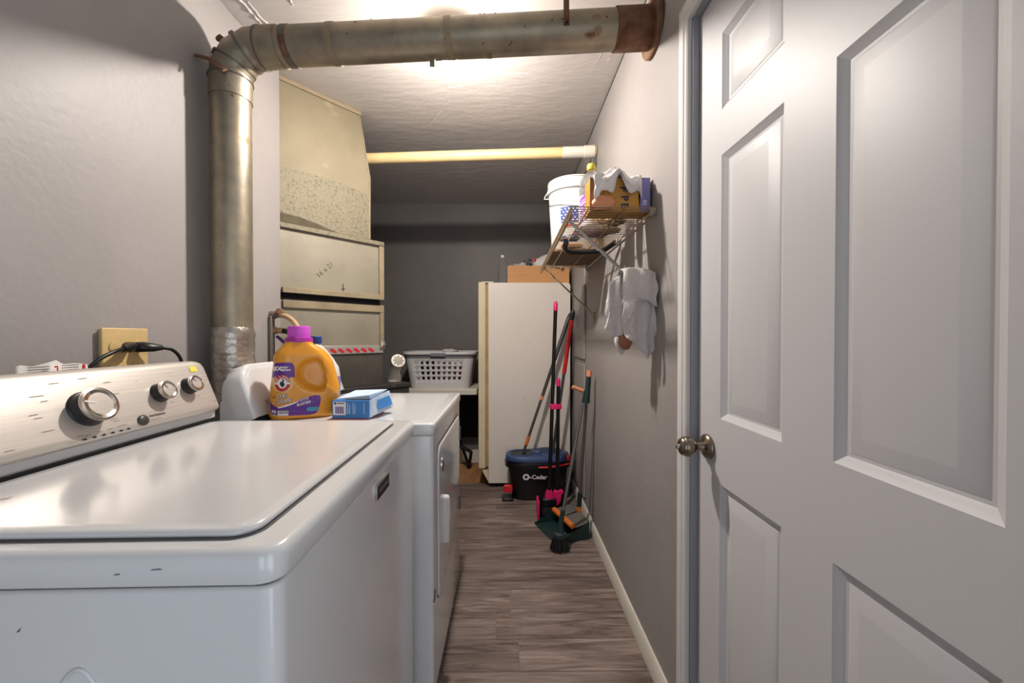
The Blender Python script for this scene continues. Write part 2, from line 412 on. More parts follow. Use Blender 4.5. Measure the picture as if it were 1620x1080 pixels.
# lid: rounded, slightly crowned, finger notch at the front
lx0, lx1, ly0, ly1 = -.552, -.047, .030, .655
lid = loft([[(x, y, z) for x, y in rrect(lx0+i, lx1-i, ly0+i, ly1-i, .030-i*.5, 8)] for z, i in ((WT+.0005, .004), (WT+.002, .0015), (WT+.006, 0), (WT+.009, .002), (WT+.0108, .006), (WT+.0102, .022), (WT+.0098, .034))])
ld = obj('lid', lid, 'appliance_white', wz_, smooth=60)
obj('lid_gap', loft([[(x, y, z) for x, y in rrect(lx0-.003, lx1+.003, ly0-.003, ly1+.003, .032, 8)] for z in (WT, WT+.0012)]), 'pan_grey', wz_)
obj('lid_logo', poly([(-.545, .135), (-.520, .175), (-.523, .182), (-.550, .140)], lambda a, b: (a+.06, b-.04, WT+.0115)), 'chrome', ld)
# console: local profile x from front
base = box(-.682, -.569, .012, .690, .942, .970)
obj('console_base', base, 'appliance_white', wz_, bevel=.006)
obj('console_gap', box(-.60, -.565, .016, .688, .930, .9425), 'seam_black', wz_)
def insetprof(i, y):
    cx, cz = -.62, 1.0; return [(cx + (x-cx)*(1-i), y, cz + (z-cz)*(1-i*.75)) for x, z in cp2]
cp2 = [(-.566, .964), (-.559, .968), (-.5568, .974), (-.5603, .984), (-.606, 1.096), (-.612, 1.104), (-.622, 1.108), (-.665, 1.106), (-.678, 1.092), (-.681, .964)]
ends = [(0, .10), (.004, .05), (.012, .02), (.024, .006), (.04, 0)]
rng = [insetprof(i*2.6, y) for y, i in ends] + [insetprof(i*2.6, .700-y) for y, i in ends[::-1]]
co = obj('console', loft(rng), 'steel', wz_, smooth=45)
fn = Vector((.130, 0, .053)).normalized(); fu = Vector((0, 1, 0)); fv = Vector((-.053, 0, .130)).normalized()
F0 = Vector((-.5535, 0, .966))
def face(y, t, d=.0012): return F0 + fv*(t*.140) + fu*(y+.010) + fn*d
def knob(y, t, r, h, ptr):
    c = face(y, t, 0)
    k = obj('knob', lathe([(r*1.06, 0), (r*1.06, .002), (r, .004), (r*.97, h*.8)], c, fn, 36), 'dark_plastic', wz_)
    obj('knob_ring', lathe([(r*.99, h*.75), (r*1.02, h*.8), (r*1.0, h), (r*.90, h*1.03), (r*.86, h*.99)], c, fn, 40), 'chrome', k, smooth=50)
    obj('knob_cap', lathe([(r*.87, h*.9), (r*.87, h*.985), (r*.3, h*1.0), (.0005, h*1.0)], c, fn, 36), 'steel', k, smooth=50)
    a = R(ptr); e = fu*math.cos(a) + fv*math.sin(a); q = e.cross(fn)
    p0 = c + fn*(h*1.02); bm = NB()
    f = bm.faces.new([bm.verts.new(p) for p in (p0 + e*r*.18 + q*.0008, p0 + e*r*.85 + q*.0018, p0 + e*r*.85 - q*.0018, p0 + e*r*.18 - q*.0008)])
    obj('pointer', bm, 'label_white' if r > .03 else 'print_dark', k, smooth=0)
knob(.345, .50, .0345, .030, 160); knob(.512, .56, .0225, .026, 120); knob(.602, .60, .0215, .026, 120); knob(.162, .52, .0235, .026, 100)
obj('start_button', lathe([(.012, 0), (.0125, .002), (.0115, .005), (.007, .007), (.0005, .0075)], face(.444, .155, 0), fn, 24), 'pole_grey', wz_, smooth=60)
for i, y_ in enumerate((.318, .336, .354, .372, .390, .406)):
    obj('indicator_light', poly([(a, b) for a, b in rrect(-.0038, .0038, -.0018, .0018, .0016, 3)], lambda a, b: face(y_+a, .075, .0014)+fv*b), 'label_black', co)
T = lambda y, t: (lambda a, b: face(y+a, t, .0014) + fv*b)
obj('start_text', text('start/pause', .0095, T(.462, .20), .0002, 'LEFT'), 'print_dark', co, smooth=0)
def pline(y, t, l): obj('printed_mark', poly([(0, -.0005), (l, -.0005), (l, .0005), (0, .0005)], T(y, t)), 'print_brown', co, smooth=0)
for y_, t_, l_ in ((.262, .78, .022), (.275, .70, .012), (.298, .93, .018), (.350, .96, .018), (.395, .86, .016), (.402, .66, .016), (.398, .46, .012), (.378, .28, .015), (.382, .24, .013), (.306, .14, .012), (.322, .13, .010),
                   (.250, .54, .014), (.255, .49, .014), (.258, .30, .020), (.463, .13, .026), (.345, .135, .010), (.365, .14, .010), (.385, .15, .022), (.288, .07, .016), (.315, .115, .012), (.465, .82, .004), (.555, .90, .004), (.530, .36, .012), (.615, .38, .010), (.662, .20, .012), (.17, .02, .07), (.20, .16, .014)): pline(y_, t_, l_)
obj('sticker', poly([(-.012, -.008), (.012, -.008), (.012, .008), (-.012, .008)], lambda a, b: face(.640+a, .93, .0016)+fv*b), 'yellow_sticker', co, smooth=0)
bd = obj('badge', loft([[(x, y, z) for y, z in rrect(.345, .428, .842, .872, .004, 3)] for x in (-.005, .0015)]), 'chrome', wz_)
obj('badge_plate', loft([[(x, y, z) for y, z in rrect(.348, .425, .845, .869, .003, 3)] for x in (.001, .0022)]), 'black_plastic', bd)
for i in range(6): obj('badge_letter', box(.0022, .0026, .357+i*.0105, .3635+i*.0105, .853, .861), 'pan_grey', bd, smooth=0)
for (a, b, c) in ((-.135, .914, .007), (-.178, .909, .004)): obj('scuff_mark', poly([(a-c, b-.0010), (a+c, b-.0004), (a+c*.6, b+.0014), (a-c*.5, b+.0008)], lambda x, z: (x, -.0006, z)), 'basket_grey', wz_, smooth=0)
obj('scuff_mark', poly([(-.293, .843), (-.289, .844), (-.287, .849)], lambda x, z: (x, .0034, z)), 'print_dark', wz_, smooth=0)
obj('side_emboss', tube(bez([(-.255, .0035, .60), (-.258, .0035, .74), (-.225, .0035, .80), (-.192, .0035, .74), (-.185, .0035, .60)], 30), .0025, 8), 'appliance_white', wz_, smooth=60)
for a in (-.64, -.05):
    for b in (.05, .65): obj('foot', lathe([(.02, 0), (.02, .012), (.012, .014), (.012, .025)], (a, b, 0), n=14), 'black_plastic', wz_)
# ------------------------------------------------------------------ dryer
DF, DN, DFAR, DT = -.230, 1.245, 1.945, .905
dr = thing('clothes_dryer', 'white front-load clothes dryer beside the washing machine', 'dryer', (-.545, 1.595, 0), 0, world=True)
obj('body', loft([[(x, y, z) for x, y in rrect(-.86, DF-.004, DN+.003, DFAR-.003, .014, 4)] for z in (.03, DT-.038)]), 'dryer_white', dr, bevel=.003)
obj('top_panel', loft([[(x, y, z) for x, y in rrect(-.862+i, DF-i, DN+i, DFAR-i, .012, 5)] for z, i in ((DT-.036, .001), (DT-.034, 0), (DT-.006, 0), (DT-.0015, .0025), (DT, .008))]), 'dryer_white', dr, smooth=60)
obj('top_border', loft([[(x, y, z) for x, y in rrect(-.83, DF-.045, DN+.04, DFAR-.04, .012, 5)] for z in (DT-.002, DT+.0008)]), 'dryer_white', dr, bevel=.0006)
do = obj('door', loft([[(x, y, z) for y, z in rrect(1.318+i, 1.885-i, .30+i, .812-i, .035, 7)] for x, i in ((DF-.006, .0), (DF-.001, .0), (DF+.002, .002), (DF+.003, .008))]), 'dryer_white', dr, smooth=60)
obj('door_gap', loft([[(x, y, z) for y, z in rrect(1.312, 1.891, .294, .818, .038, 7)] for x in (DF-.006, DF-.0025)]), 'basket_grey', dr)
obj('handle', loft([[(x, y, z) for y, z in rrect(1.400+i, 1.428-i, .445+i, .615-i, .010, 5)] for x, i in ((DF+.002, 0), (DF+.018, .001), (DF+.023, .005))]), 'white_plastic', do, smooth=60)
obj('emblem', lathe([(.026, .0), (.026, .003), (.022, .005), (.005, .006)], (DF+.003, 1.385, .735), (1, 0, 0), 28), 'chrome', do)
for z in (.39, .72): obj('hinge', box(DF+.001, DF+.006, 1.888, 1.902, z-.03, z+.03), 'pan_grey', dr)
obj('scuff', tube(bez([(DF-.003, 1.27, .37), (DF-.002, 1.262, .345), (DF-.004, 1.255, .335)], 10), .0022, 6), 'print_dark', dr)
# dryer console
dcp = [(-.790, DT+.012), (-.852, 1.085)]
nF = Vector((.170, 0, .062)).normalized(); vF = Vector((-.062, 0, .170)).normalized(); LF = math.hypot(.062, .170)
O = Vector((-.792, 0, DT+.014))
def dface(y, v, d=0): return O + vF*v + Vector((0, y, 0)) + nF*d
def dsec(v0, r, i):
    pts = []
    y0, y1, v1 = DN+.008+i, DFAR-.008-i, LF-i
    rr = max(r-i, .01)
    pts += [(y1, 0+i*.3), (y1, v1-rr)] + [(y1-rr+rr*math.cos(R(a)), v1-rr+rr*math.sin(R(a))) for a in range(10, 100, 10)]
    pts += [(y0+rr-rr*math.sin(R(a)), v1-rr+rr*math.cos(R(a))) for a in range(0, 100, 10)] + [(y0, 0+i*.3)]
    return pts
rings = []
for d, i in ((-.048, .0), (-.006, .0), (.003, .003), (.006, .010)): rings.append([dface(a, b, d) for a, b in dsec(0, .075, i)])
# back of the console stays upright
rings.insert(0, [Vector((-.898, a*.98+1.595*.02, DT+.002 + b*.90)) for a, b in dsec(0, .075, 0)])
dc = obj('console', loft(rings), 'dryer_white', dr, smooth=50)
obj('console_gap', box(-.86, -.780, DN+.012, DFAR-.012, DT, DT+.012), 'seam_black', dr)
obj('console_inset', loft([[dface(a, b, d) for a, b in dsec(0, .075, .022)] for d in (.004, .0066)]), 'appliance_white', dc, bevel=.001)
obj('brand_text', text('Whirlpool', .026, lambda a, b: dface(1.375+a, .040+b, .0072), .0005), 'print_brown', dc, smooth=0)
# ------------------------------------------------------------------ flue pipe
PX, PY, PR = -.9755, 1.425, .0625
flu = thing('flue_pipe', 'galvanised metal flue pipe rising by the wall and crossing under the ceiling', 'pipe', (PX, PY, .9), 0, world=True)
A = Vector((-.862, 1.422, 2.192)); B = Vector((.497, 1.392, 2.250)); dirh = (B-A).normalized()
EZ = A.z - .113
obj('vertical_pipe', tube([(PX, PY, 1.17), (PX, PY, EZ-.02)], PR, 40), 'galv', flu, smooth=60)
# gored elbow
ec = Vector((PX+.113, PY, EZ)); er = .113; gores = [0, 30, 60, 90]
elp = [(PX, PY, EZ-.07), (PX, PY, EZ-.02)] + [(ec.x - er*math.cos(R(a)), PY, ec.z + er*math.sin(R(a))) for a in (15, 45, 75)] + [A + dirh*.03, A + dirh*.07]
el = obj('elbow', tube(elp, PR+.003, 40), 'galv', flu, smooth=12)
for a in (0, 30, 60, 90):
    c = Vector((ec.x - er*math.cos(R(a)), PY, ec.z + er*math.sin(R(a)))); t = Vector((math.sin(R(a)), 0, math.cos(R(a))))
    obj('gore_seam', lathe([(PR+.001, -.004), (PR+.0065, -.003), (PR+.0065, .003), (PR+.001, .004)], c, t, 40, caps=False), 'galv_dark', el)
obj('horizontal_pipe', tube([A, B - dirh*.11], PR, 40), 'galv', flu, smooth=60)
for s, m_ in ((.10, 'galv_dark'), (.255, 'seam_tan'), (.66, 'seam_tan')):
    c = A + dirh*s; obj('band', lathe([(PR, -.012), (PR+.002, -.012), (PR+.002, .012), (PR, .012)], c, dirh, 40, caps=False), m_, flu)
obj('end_collar', lathe([(PR+.003, 0), (PR+.004, .002), (PR+.004, .118), (PR+.003, .12)], B - dirh*.125, dirh, 40, caps=False), 'rust', flu)
obj('wall_flange', lathe([(PR, -.006), (.090, -.004), (.094, 0), (.092, .012), (PR, .013)], B, dirh, 40), 'rust', flu)
def strap(s, ang, z1, name='hanger_strap'):
    c = A + dirh*s; bm = NB(); pts = []
    for a in ang: pts.append(c + Vector((0, -math.sin(R(a)), math.cos(R(a))))*(PR+.003))
    if z1: pts.append(Vector((c.x, pts[-1].y, z1)))
    wv = dirh*.0095; rr = [[p-wv, p+wv] for p in pts]
    vs = [[bm.verts.new(q) for q in r] for r in rr]
    for a, b in zip(vs, vs[1:]): bm.faces.new((a[0], a[1], b[1], b[0]))
    st = obj(name, bm, 'rust', flu, solid=.002)
    obj('screw', lathe([(.0045, 0), (.0045, .003)], pts[0] + Vector((0, -.001, .008)), (0, -1, 0), 10), 'seam_black', st)
strap(1.06, (110, 95, 80, 62), CZ); strap(.10, (150, 130, 110, 95), None); 
for s in (.60, .80): obj('strap_stub', box(*[v for p in [(A + dirh*s)] for v in (p.x-.009, p.x+.009, p.y-.004, p.y+.002, p.z-PR-(.032 if s == .60 else .014), p.z-PR+.004)]), 'seam_tan', flu)
lo = random.Random(3)
for i in range(16):
    s = lo.uniform(.05, 1.2); a = lo.uniform(30, 160); c = A + dirh*s + Vector((0, -math.sin(R(a)), math.cos(R(a))))*PR
    obj('rivet', lathe([(.003, -.001), (.003, .0015), (.001, .0025)], c, (0, -math.sin(R(a)), math.cos(R(a))), 8), 'rust', flu)
for z, a in ((2.06, 250), (2.03, 300), (2.075, 290), (2.0, 310)):
    d_ = Vector((math.cos(R(a)), math.sin(R(a)), 0)); obj('rivet', lathe([(.0045, -.001), (.0045, .002), (.001, .0035)], Vector((PX, PY, z)) + d_*PR, d_, 8), 'rust', flu)
br = tube([(XL, PY-.05, EZ+.055), (PX-.02, PY-.075, EZ+.025), (PX+.03, PY-.072, EZ-.01)], .011, 8, flat=.35)
obj('wall_strap', br, 'rust', flu)
for c_, r_ in (((PX-.045, PY-.01, EZ+.095), .014), ((PX-.02, PY-.02, EZ+.128), .016), ((PX+.01, PY-.01, EZ+.155), .012)): obj('crust', blob(c_, (r_, r_*.8, r_*.7), c_[0]*40, .7, 2, 4), 'rust', flu, smooth=0)
# foil duct below
pf = []; rf = []
for i in range(68):
    z = 1.19 - i*.0034; pf.append((PX + .002*math.sin(i*1.3), PY + .002*math.cos(i*.9), z)); rf.append(.0665 + .0050*abs(math.sin(i*PI/7.0+.4)) - .003 + random.uniform(-.0008, .0008))
obj('foil_sleeve', tube(pf, rf, 36), 'foil', flu, smooth=60)
# ------------------------------------------------------------------ bulb
bu = thing('light_bulb', 'bright bare bulb in a ceiling socket behind the flue pipe', 'light bulb', (BULB[0], BULB[1], CZ), 0, world=True)
obj('globe', lathe([(.0005, -.036), (.014, -.033), (.026, -.024), (.033, -.012), (.0345, -.006)], BULB, n=32), 'bulb_light', bu, smooth=80)
obj('housing', lathe([(.0352, -.006), (.0355, .004), (.0345, .012), (.031, .022), (.022, .036), (.015, .044), (.0135, .05)], BULB, n=32), 'porcelain', bu, smooth=80)  # opaque upper shell, hidden by the flue, added to keep light off the ceiling
obj('screw_base', lathe([(.0135, .048), (.0135, .062)], BULB, n=20), 'chrome', bu)
obj('socket', lathe([(.020, .060), (.026, .066), (.030, .09), (.072, .105), (.076, CZ-BULB[2])], BULB, n=32), 'porcelain', bu)  # base widened to shield the ceiling from the bulb
# ------------------------------------------------------------------ pvc pipe
pv = thing('pvc_pipe', 'yellowed plastic pipe crossing under the ceiling from duct to shelf wall', 'pipe', (0, 2.33, 2.2), 0, world=True)
a = Vector((-.86, 2.36, 2.222)); b = Vector((XR-.004, 2.295, 2.241)); dp = (b-a).normalized()
obj('pipe', tube([a, b], .0305, 28), 'pvc_yellow', pv, smooth=60)
obj('coupling', lathe([(.031, 0), (.0325, .002), (.0325, .12), (.036, .122), (.036, .18), (.032, .185)], b - dp*.19, dp, 28), 'pvc_white', pv)
obj('wall_clip', box(XR-.03, XR, 2.285, 2.305, 2.165, 2.215), 'pan_grey', pv, bevel=.004)
# ------------------------------------------------------------------ furnace and plenum (local: x along front, y into the back)
FA = math.atan2(.75, .66)
fu_ = thing('furnace_plenum', 'stacked sheet metal furnace ducts in the alcove rising to the ceiling', 'furnace', (-1.10, 1.90, 0), FA)
obj('cabinet', box(0, .735, -.02, .55, 0, .885), 'furnace_grey', fu_, bevel=.004)
obj('cabinet_lid', box(-.005, .742, -.028, .555, .875, .90), 'furnace_grey', fu_, bevel=.004)
obj('lid_screw', lathe([(.005, 0), (.005, .003)], (.62, -.028, .888), (0, -1, 0), 10), 'chrome', fu_)
obj('transition', loft([[(0, .02, .90), (.58, .02, .90), (.58, .5, .90), (0, .5, .90)], [(0, .0, 1.11), (.562, .0, 1.11), (.562, .5, 1.11), (0, .5, 1.11)]]), 'galv_dark', fu_, bevel=.002)
lb = obj('lower_duct', box(0, .562, 0, .5, 1.11, 1.355), 'galv_mid', fu_, bevel=.002)
obj('duct_rim', box(.03, .566, -.012, .0, 1.318, 1.356), 'seam_tan', lb, bevel=.002)
obj('duct_corner', box(.545, .570, -.010, .0, 1.12, 1.36), 'seam_tan', lb, bevel=.002)
obj('gap', box(.004, .555, .01, .49, 1.355, 1.395), 'seam_black', fu_)
mb = obj('middle_duct', box(0, .562, 0, .5, 1.392, 1.722), 'galv_light', fu_, bevel=.002)
MATS['galv_mid2'] = MATS['galv_mid']
mb.data.materials[0] = MATS['galv_mid']
obj('duct_rim', box(.028, .566, -.014, .0, 1.390, 1.418), 'seam_tan', mb, bevel=.002)
obj('duct_rim', box(.0, .568, -.016, .0, 1.700, 1.724), 'galv_light', mb, bevel=.002)
obj('duct_corner', box(.540, .570, -.012, .0, 1.392, 1.70), 'seam_tan', mb, bevel=.002)
obj('pen_mark', text('16 x 21', .035, lambda a, b: (.235 + a*.75 - b*.7, -.0012, 1.525 + b*.75 + a*.75)), 'print_dark', mb, smooth=0)
ar = NB(); poly([(-.003, .0), (.003, .0), (.003, .03), (-.003, .03)], lambda x, z: (.33+x, -.0012, 1.432+z), ar); poly([(0, -.012), (.011, .006), (-.011, .006)], lambda x, z: (.33+x, -.0012, 1.432+z), ar)
obj('arrow_mark', ar, 'print_dark', mb, smooth=0)
def usec(x1, z): return [(0, 0, z), (x1, 0, z), (x1, .5, z), (0, .5, z)]
ub = obj('upper_duct', loft([usec(.488, 1.722), usec(.490, 2.07), usec(.425, CZ)]), 'galv_tan', fu_, bevel=.002)
obj('ceiling_flange', box(0, .435, -.008, .0, CZ-.022, CZ), 'seam_tan', ub, bevel=.002)
obj('duct_edge', tube([(.486, -.001, 1.73), (.488, -.001, 2.07), (.424, -.001, CZ-.01)], .004, 6), 'seam_tan', ub)
obj('lower_sheet', loft([[(.012, d, 1.728), (.486, d, 1.728), (.486, d, 1.975), (.28, d, 2.00), (.012, d, 1.99)] for d in (-.003, 0)]), 'galv_light', ub)
obj('grime', poly([(.012, 1.728), (.30, 1.728), (.20, 1.752), (.10, 1.768), (.012, 1.772)], lambda a, b: (a, -.0036, b)), 'grime', ub, smooth=0)
tpf = obj('foil_tape', box(.0, .566, -.006, .0, 1.085, 1.130), 'foil_tape', fu_, bevel=.002)
for i in range(10):
    x_ = .10 + i*.043
    obj('tape_print', poly([(-.020, .006), (-.010, .014), (.004, .010), (.021, -.006), (.016, -.013), (.000, -.008)], lambda a, b: (x_+a, -.0075, 1.103+b)), 'label_red', tpf, smooth=0)
obj('tape_wad', blob((.558, -.004, 1.13), (.022, .014, .034), 3.1, .5, 2), 'foil', tpf)
# ------------------------------------------------------------------ vent elbow on furnace
ve = thing('vent_elbow', 'white plastic vent elbow with round perforated grille on the furnace', 'pipe fitting', (-.715, 2.52, .90), 0, world=True)
pe = bez([(-.715, 2.52, .90), (-.715, 2.52, .955), (-.700, 2.50, 1.0), (-.672, 2.45, 1.030)], 18)
obj('elbow', tube(pe, .036, 24), 'pvc_white', ve, smooth=60)
obj('socket_ring', lathe([(.041, 0), (.041, .035), (.037, .038)], (-.715, 2.52, .90), n=24), 'pvc_white', ve)
gd = (Vector(pe[-1])-Vector(pe[-3])).normalized()
gr = obj('grille', lathe([(.040, -.012), (.042, -.008), (.042, .006), (.039, .008), (.0005, .008)], pe[-1], gd, 28), 'pvc_white', ve)
gu = gd.orthogonal().normalized(); gv = gd.cross(gu)
for i, j in [(i, j) for i in range(-3, 4) for j in range(-3, 4) if i*i+j*j < 10]:
    obj('grille_hole', lathe([(.0041, .0), (.0041, .0006)], Vector(pe[-1]) + gd*.008 + gu*i*.0098 + gv*j*.0098, gd, 8), 'seam_black', gr)
# ------------------------------------------------------------------ fridge
FY = 3.10
fr = thing('refrigerator', 'old cream white refrigerator seen from its side against the shelf wall', 'refrigerator', (.13, 3.4, 0), 0, world=True)
bd_ = [(-.150, .035), (.490, .035), (.490, 1.575), (.488, 1.587), (.480, 1.596), (.468, 1.600), (-.150, 1.600)]
obj('cabinet', prism(bd_, lambda a, b, d: (a, d, b), FY, FY+.60), 'fridge_white', fr, bevel=.003)
obj('gasket', box(-.172, -.150, FY+.012, FY+.59, .16, 1.59), 'gasket', fr, bevel=.002)
fd = obj('door', box(-.228, -.172, FY, FY+.60, .150, 1.605), 'fridge_yellow', fr, bevel=.006)
obj('top_hinge', box(-.20, -.11, FY+.01, FY+.06, 1.600, 1.610), 'trim_cream', fr, bevel=.002)
obj('bottom_hinge', loft([[(-.19, FY+.01, .142), (-.13, FY+.01, .142), (-.13, FY+.05, .142), (-.19, FY+.05, .142)], [(-.19, FY+.01, .150), (-.13, FY+.01, .150), (-.13, FY+.05, .150), (-.19, FY+.05, .150)]]), 'rust', fr)
obj('kick_plate', prism([(-.152, .045), (-.152, .14), (-.20, .14), (-.19, .115)], lambda a, b, d: (a, d, b), FY+.012, FY+.03), 'fridge_yellow', fr)
for x_ in (-.10, .44): obj('foot', lathe([(.018, 0), (.018, .04)], (x_, FY+.05, 0), n=12), 'black_plastic', fr)
# on the fridge
wb = thing('water_bottle', 'empty clear plastic water bottle with white cap on the refrigerator', 'bottle', (-.040, 3.16, 1.600), 0, world=True)
obj('bottle', lathe([(.030, 0), (.034, .006), (.034, .03), (.031, .036), (.034, .042), (.034, .065), (.031, .07), (.034, .075), (.034, .10), (.031, .106), (.034, .112), (.034, .135), (.030, .165), (.018, .19), (.0125, .20), (.0125, .205)], (-.040, 3.16, 1.600), n=28), 'clear_plastic', wb, smooth=50)
obj('cap', lathe([(.0145, 0), (.0145, .019), (.013, .021)], (-.040, 3.16, 1.803), n=24), 'white_plastic', wb)
cbx = thing('cardboard_box', 'brown open cardboard box of odds and ends on the refrigerator', 'box', (.25, 3.27, 1.60), 0, world=True)
for (q, nm) in ((box(0, .485, 3.125, 3.129, 1.601, 1.735), 'side'), (box(0, .485, 3.42, 3.424, 1.601, 1.735), 'side'), (box(0, .004, 3.129, 3.42, 1.601, 1.735), 'side'), (box(.481, .485, 3.129, 3.42, 1.601, 1.735), 'side'), (box(.004, .481, 3.129, 3.42, 1.601, 1.604), 'bottom')):
    obj(nm, q, 'cardboard', cbx, bevel=.001)
tag(obj('crumpled_rag', blob((.10, 3.20, 1.728), (.085, .05, .035), 1.3, .6, 3), 'cloth_dim', smooth=60), 'small crumpled pale rag in the cardboard box', 'rag')
tag(obj('white_cloth_roll', blob((.30, 3.24, 1.758), (.110, .075, .075), 5.2, .35, 3, 2.0), 'cloth_white', smooth=60), 'bulky rolled white cloth lying in the cardboard box', 'cloth')
gz = thing('hand_tool', 'dark hand tool with red cap poking out of the cardboard box', 'tool', (.175, 3.21, 1.605), 0, world=True)
obj('tool_body', loft([[(x, y, z) for x, y in rrect(.145, .195, 3.19, 3.24, .012, 3)] for z in (1.605, 1.79, 1.80)]), 'dark_plastic', gz)
obj('chain', blob((.152, 3.18, 1.765), (.028, .02, .032), 7.7, .8, 3, 5), 'pole_steel', gz, smooth=0)
obj('rod', tube([(.197, 3.185, 1.62), (.197, 3.185, 1.805)], .0035, 8), 'chrome', gz)
obj('red_cap', lathe([(.014, 0), (.014, .02)], (.215, 3.20, 1.785), n=16), 'red_plastic', gz)
tag(obj('folded_cloth', tube(bez([(.335, 3.12, 1.738), (.37, 3.11, 1.737), (.41, 3.105, 1.728), (.425, 3.10, 1.712)], 14), [.016 + .004*math.sin(i*1.7) for i in range(13)], 12, flat=.6), 'cloth_white', smooth=60), 'white cloth end draped over the rim of the cardboard box', 'cloth')
# ------------------------------------------------------------------ table and basket at the back
tb = thing('folding_table', 'white folding table with dark metal legs behind the dryer', 'table', (-.62, 3.45, 0), 0, world=True)
obj('tabletop', box(-1.02, -.245, 3.19, 3.70, .712, .760), 'table_white', tb, bevel=.006)
obj('leg', tube([(-.60, 3.58, .715), (-.347, 3.58, .014)], .014, 12), 'pole_black', tb)
obj('leg', tube([(-.60, 3.26, .715), (-.46, 3.26, .014)], .014, 12), 'pole_black', tb)
obj('leg', tube([(-.93, 3.26, .715), (-.98, 3.22, .0)], .014, 12), 'pole_black', tb)
obj('leg', tube([(-.93, 3.62, .715), (-.98, 3.64, .0)], .014, 12), 'pole_black', tb)
obj('leg_brace', tube([(-.50, 3.55, .25), (-.322, 3.55, .150)], .016, 12), 'pole_black', tb)
obj('leg_brace', tube([(-.324, 3.55, .155), (-.345, 3.57, .018)], .014, 12), 'pole_black', tb)
obj('foot_cap', lathe([(.018, 0), (.020, .01), (.020, .026), (.014, .03)], (-.347, 3.575, 0), n=16), 'black_plastic', tb)
obj('under_panel', box(-1.0, -.235, 3.672, 3.70, .25, .712), 'void_dark', tb, bevel=.004)  # dark panel added to make the space under the table black
lk = thing('laundry_basket', 'light grey plastic laundry basket with square holes on the table', 'basket', (-.555, 3.40, .760), 0)
def blevel(z): # half width, half depth
    t = z/.30; return .235 + .052*t, .165 + .035*t
xb = []; 
hw, gap_ = .0255, .0485
for i in range(9): c = (i-4)*gap_; xb += [c-hw/2, c+hw/2]
xb = [-.225] + xb + [.225]
zb = [0, .008, .032, .034]; 
for c in (.085, .127, .169, .211): zb += [c-.0125, c+.0125]
zb += [.245, .262, .285]
bm = NB(); grid = []
def loop(z):
    a, b = blevel(z); a2, b2 = a/.245, b/.175; P = []
    if z < .009: a2 *= .965; b2 *= .965
    if .033 < z < .04 : a2 *= 1.0
    r = .06
    for x in xb: P.append((x*.84*a2, -b, z))          # front
    for k in range(1, 6): t = R(-90+90*k/6); P.append((a-r+r*math.cos(t), -b+r+r*math.sin(t), z))
    for k in range(0, 7): P.append((a, -b+r+(2*b-2*r)*k/6, z))
    for k in range(1, 6): t = R(90*k/6); P.append((a-r+r*math.cos(t), b-r+r*math.sin(t), z))
    for x in xb[::-1]: P.append((x*.84*a2, b, z))
    for k in range(1, 6): t = R(90+90*k/6); P.append((-a+r+r*math.cos(t), b-r+r*math.sin(t), z))
    for k in range(0, 7): P.append((-a, b-r-(2*b-2*r)*k/6, z))
    for k in range(1, 6): t = R(180+90*k/6); P.append((-a+r+r*math.cos(t), -b+r+r*math.sin(t), z))
    return [bm.verts.new(p) for p in P]
L_ = [loop(z) for z in zb]; n_ = len(L_[0]); nx = len(xb)
fo = nx + 5 + 7 + 5
for i in range(len(L_)-1):
    hr = 4 <= i <= 10 and (i-4) % 2 == 0
    for k in range(n_):
        j = k if k < nx-1 else (k-fo if fo <= k < fo+nx-1 else None)
        if hr and j is not None and j % 2 == 1 and 1 <= j <= 17: continue
        bm.faces.new((L_[i][k], L_[i][(k+1) % n_], L_[i+1][(k+1) % n_], L_[i+1][k]))
bm.faces.new(L_[0][::-1])
obj('tub', bm, 'basket_plastic', lk, solid=.004, smooth=40)
def rimring(z, e): a, b = blevel(z); return [(x, y, z) for x, y in rrect(-a-e, a+e, -b-e, b+e, .06+e, 7)]
rm = obj('rim', loft([rimring(.272, -.001), rimring(.272, .014), rimring(.282, .019), rimring(.294, .016), rimring(.298, .006), rimring(.292, -.003), rimring(.272, -.004)], False), 'basket_plastic', lk, smooth=60)
obj('handle_grip', loft([[(x, y, z) for x, z in rrect(-.060, .060, .262, .290, .006, 3)] for y in (-.224, -.205)]), 'basket_grey', lk, bevel=.003)
obj('collar', loft([rimring(.245, .003), rimring(.272, .005)], False), 'basket_grey', lk)  # grey band below the rim: the rim's shadow put into colour
for nm, c, rd, sd, mt, lab in (('laundry', (-.49, 3.38, .90), (.10, .10, .10), 2.2, 'cloth_dim', 'heap of pale laundry inside the basket'),
                          ('printed_cloth', (-.49, 3.36, 1.055), (.065, .05, .022), 4.4, 'cloth_white', 'pale cloth heaped above the basket rim'),
                          ('red_garment', (-.385, 3.30, .87), (.045, .05, .045), 9.1, 'red_cloth', 'dark red garment showing through the basket holes'),
                          ('dark_garment', (-.66, 3.38, .90), (.08, .12, .10), 6.1, 'void_dark', 'black garment showing through the basket holes')):
    tag(obj(nm, blob(c, rd, sd, .4, 3), mt, smooth=60), lab, 'clothes')
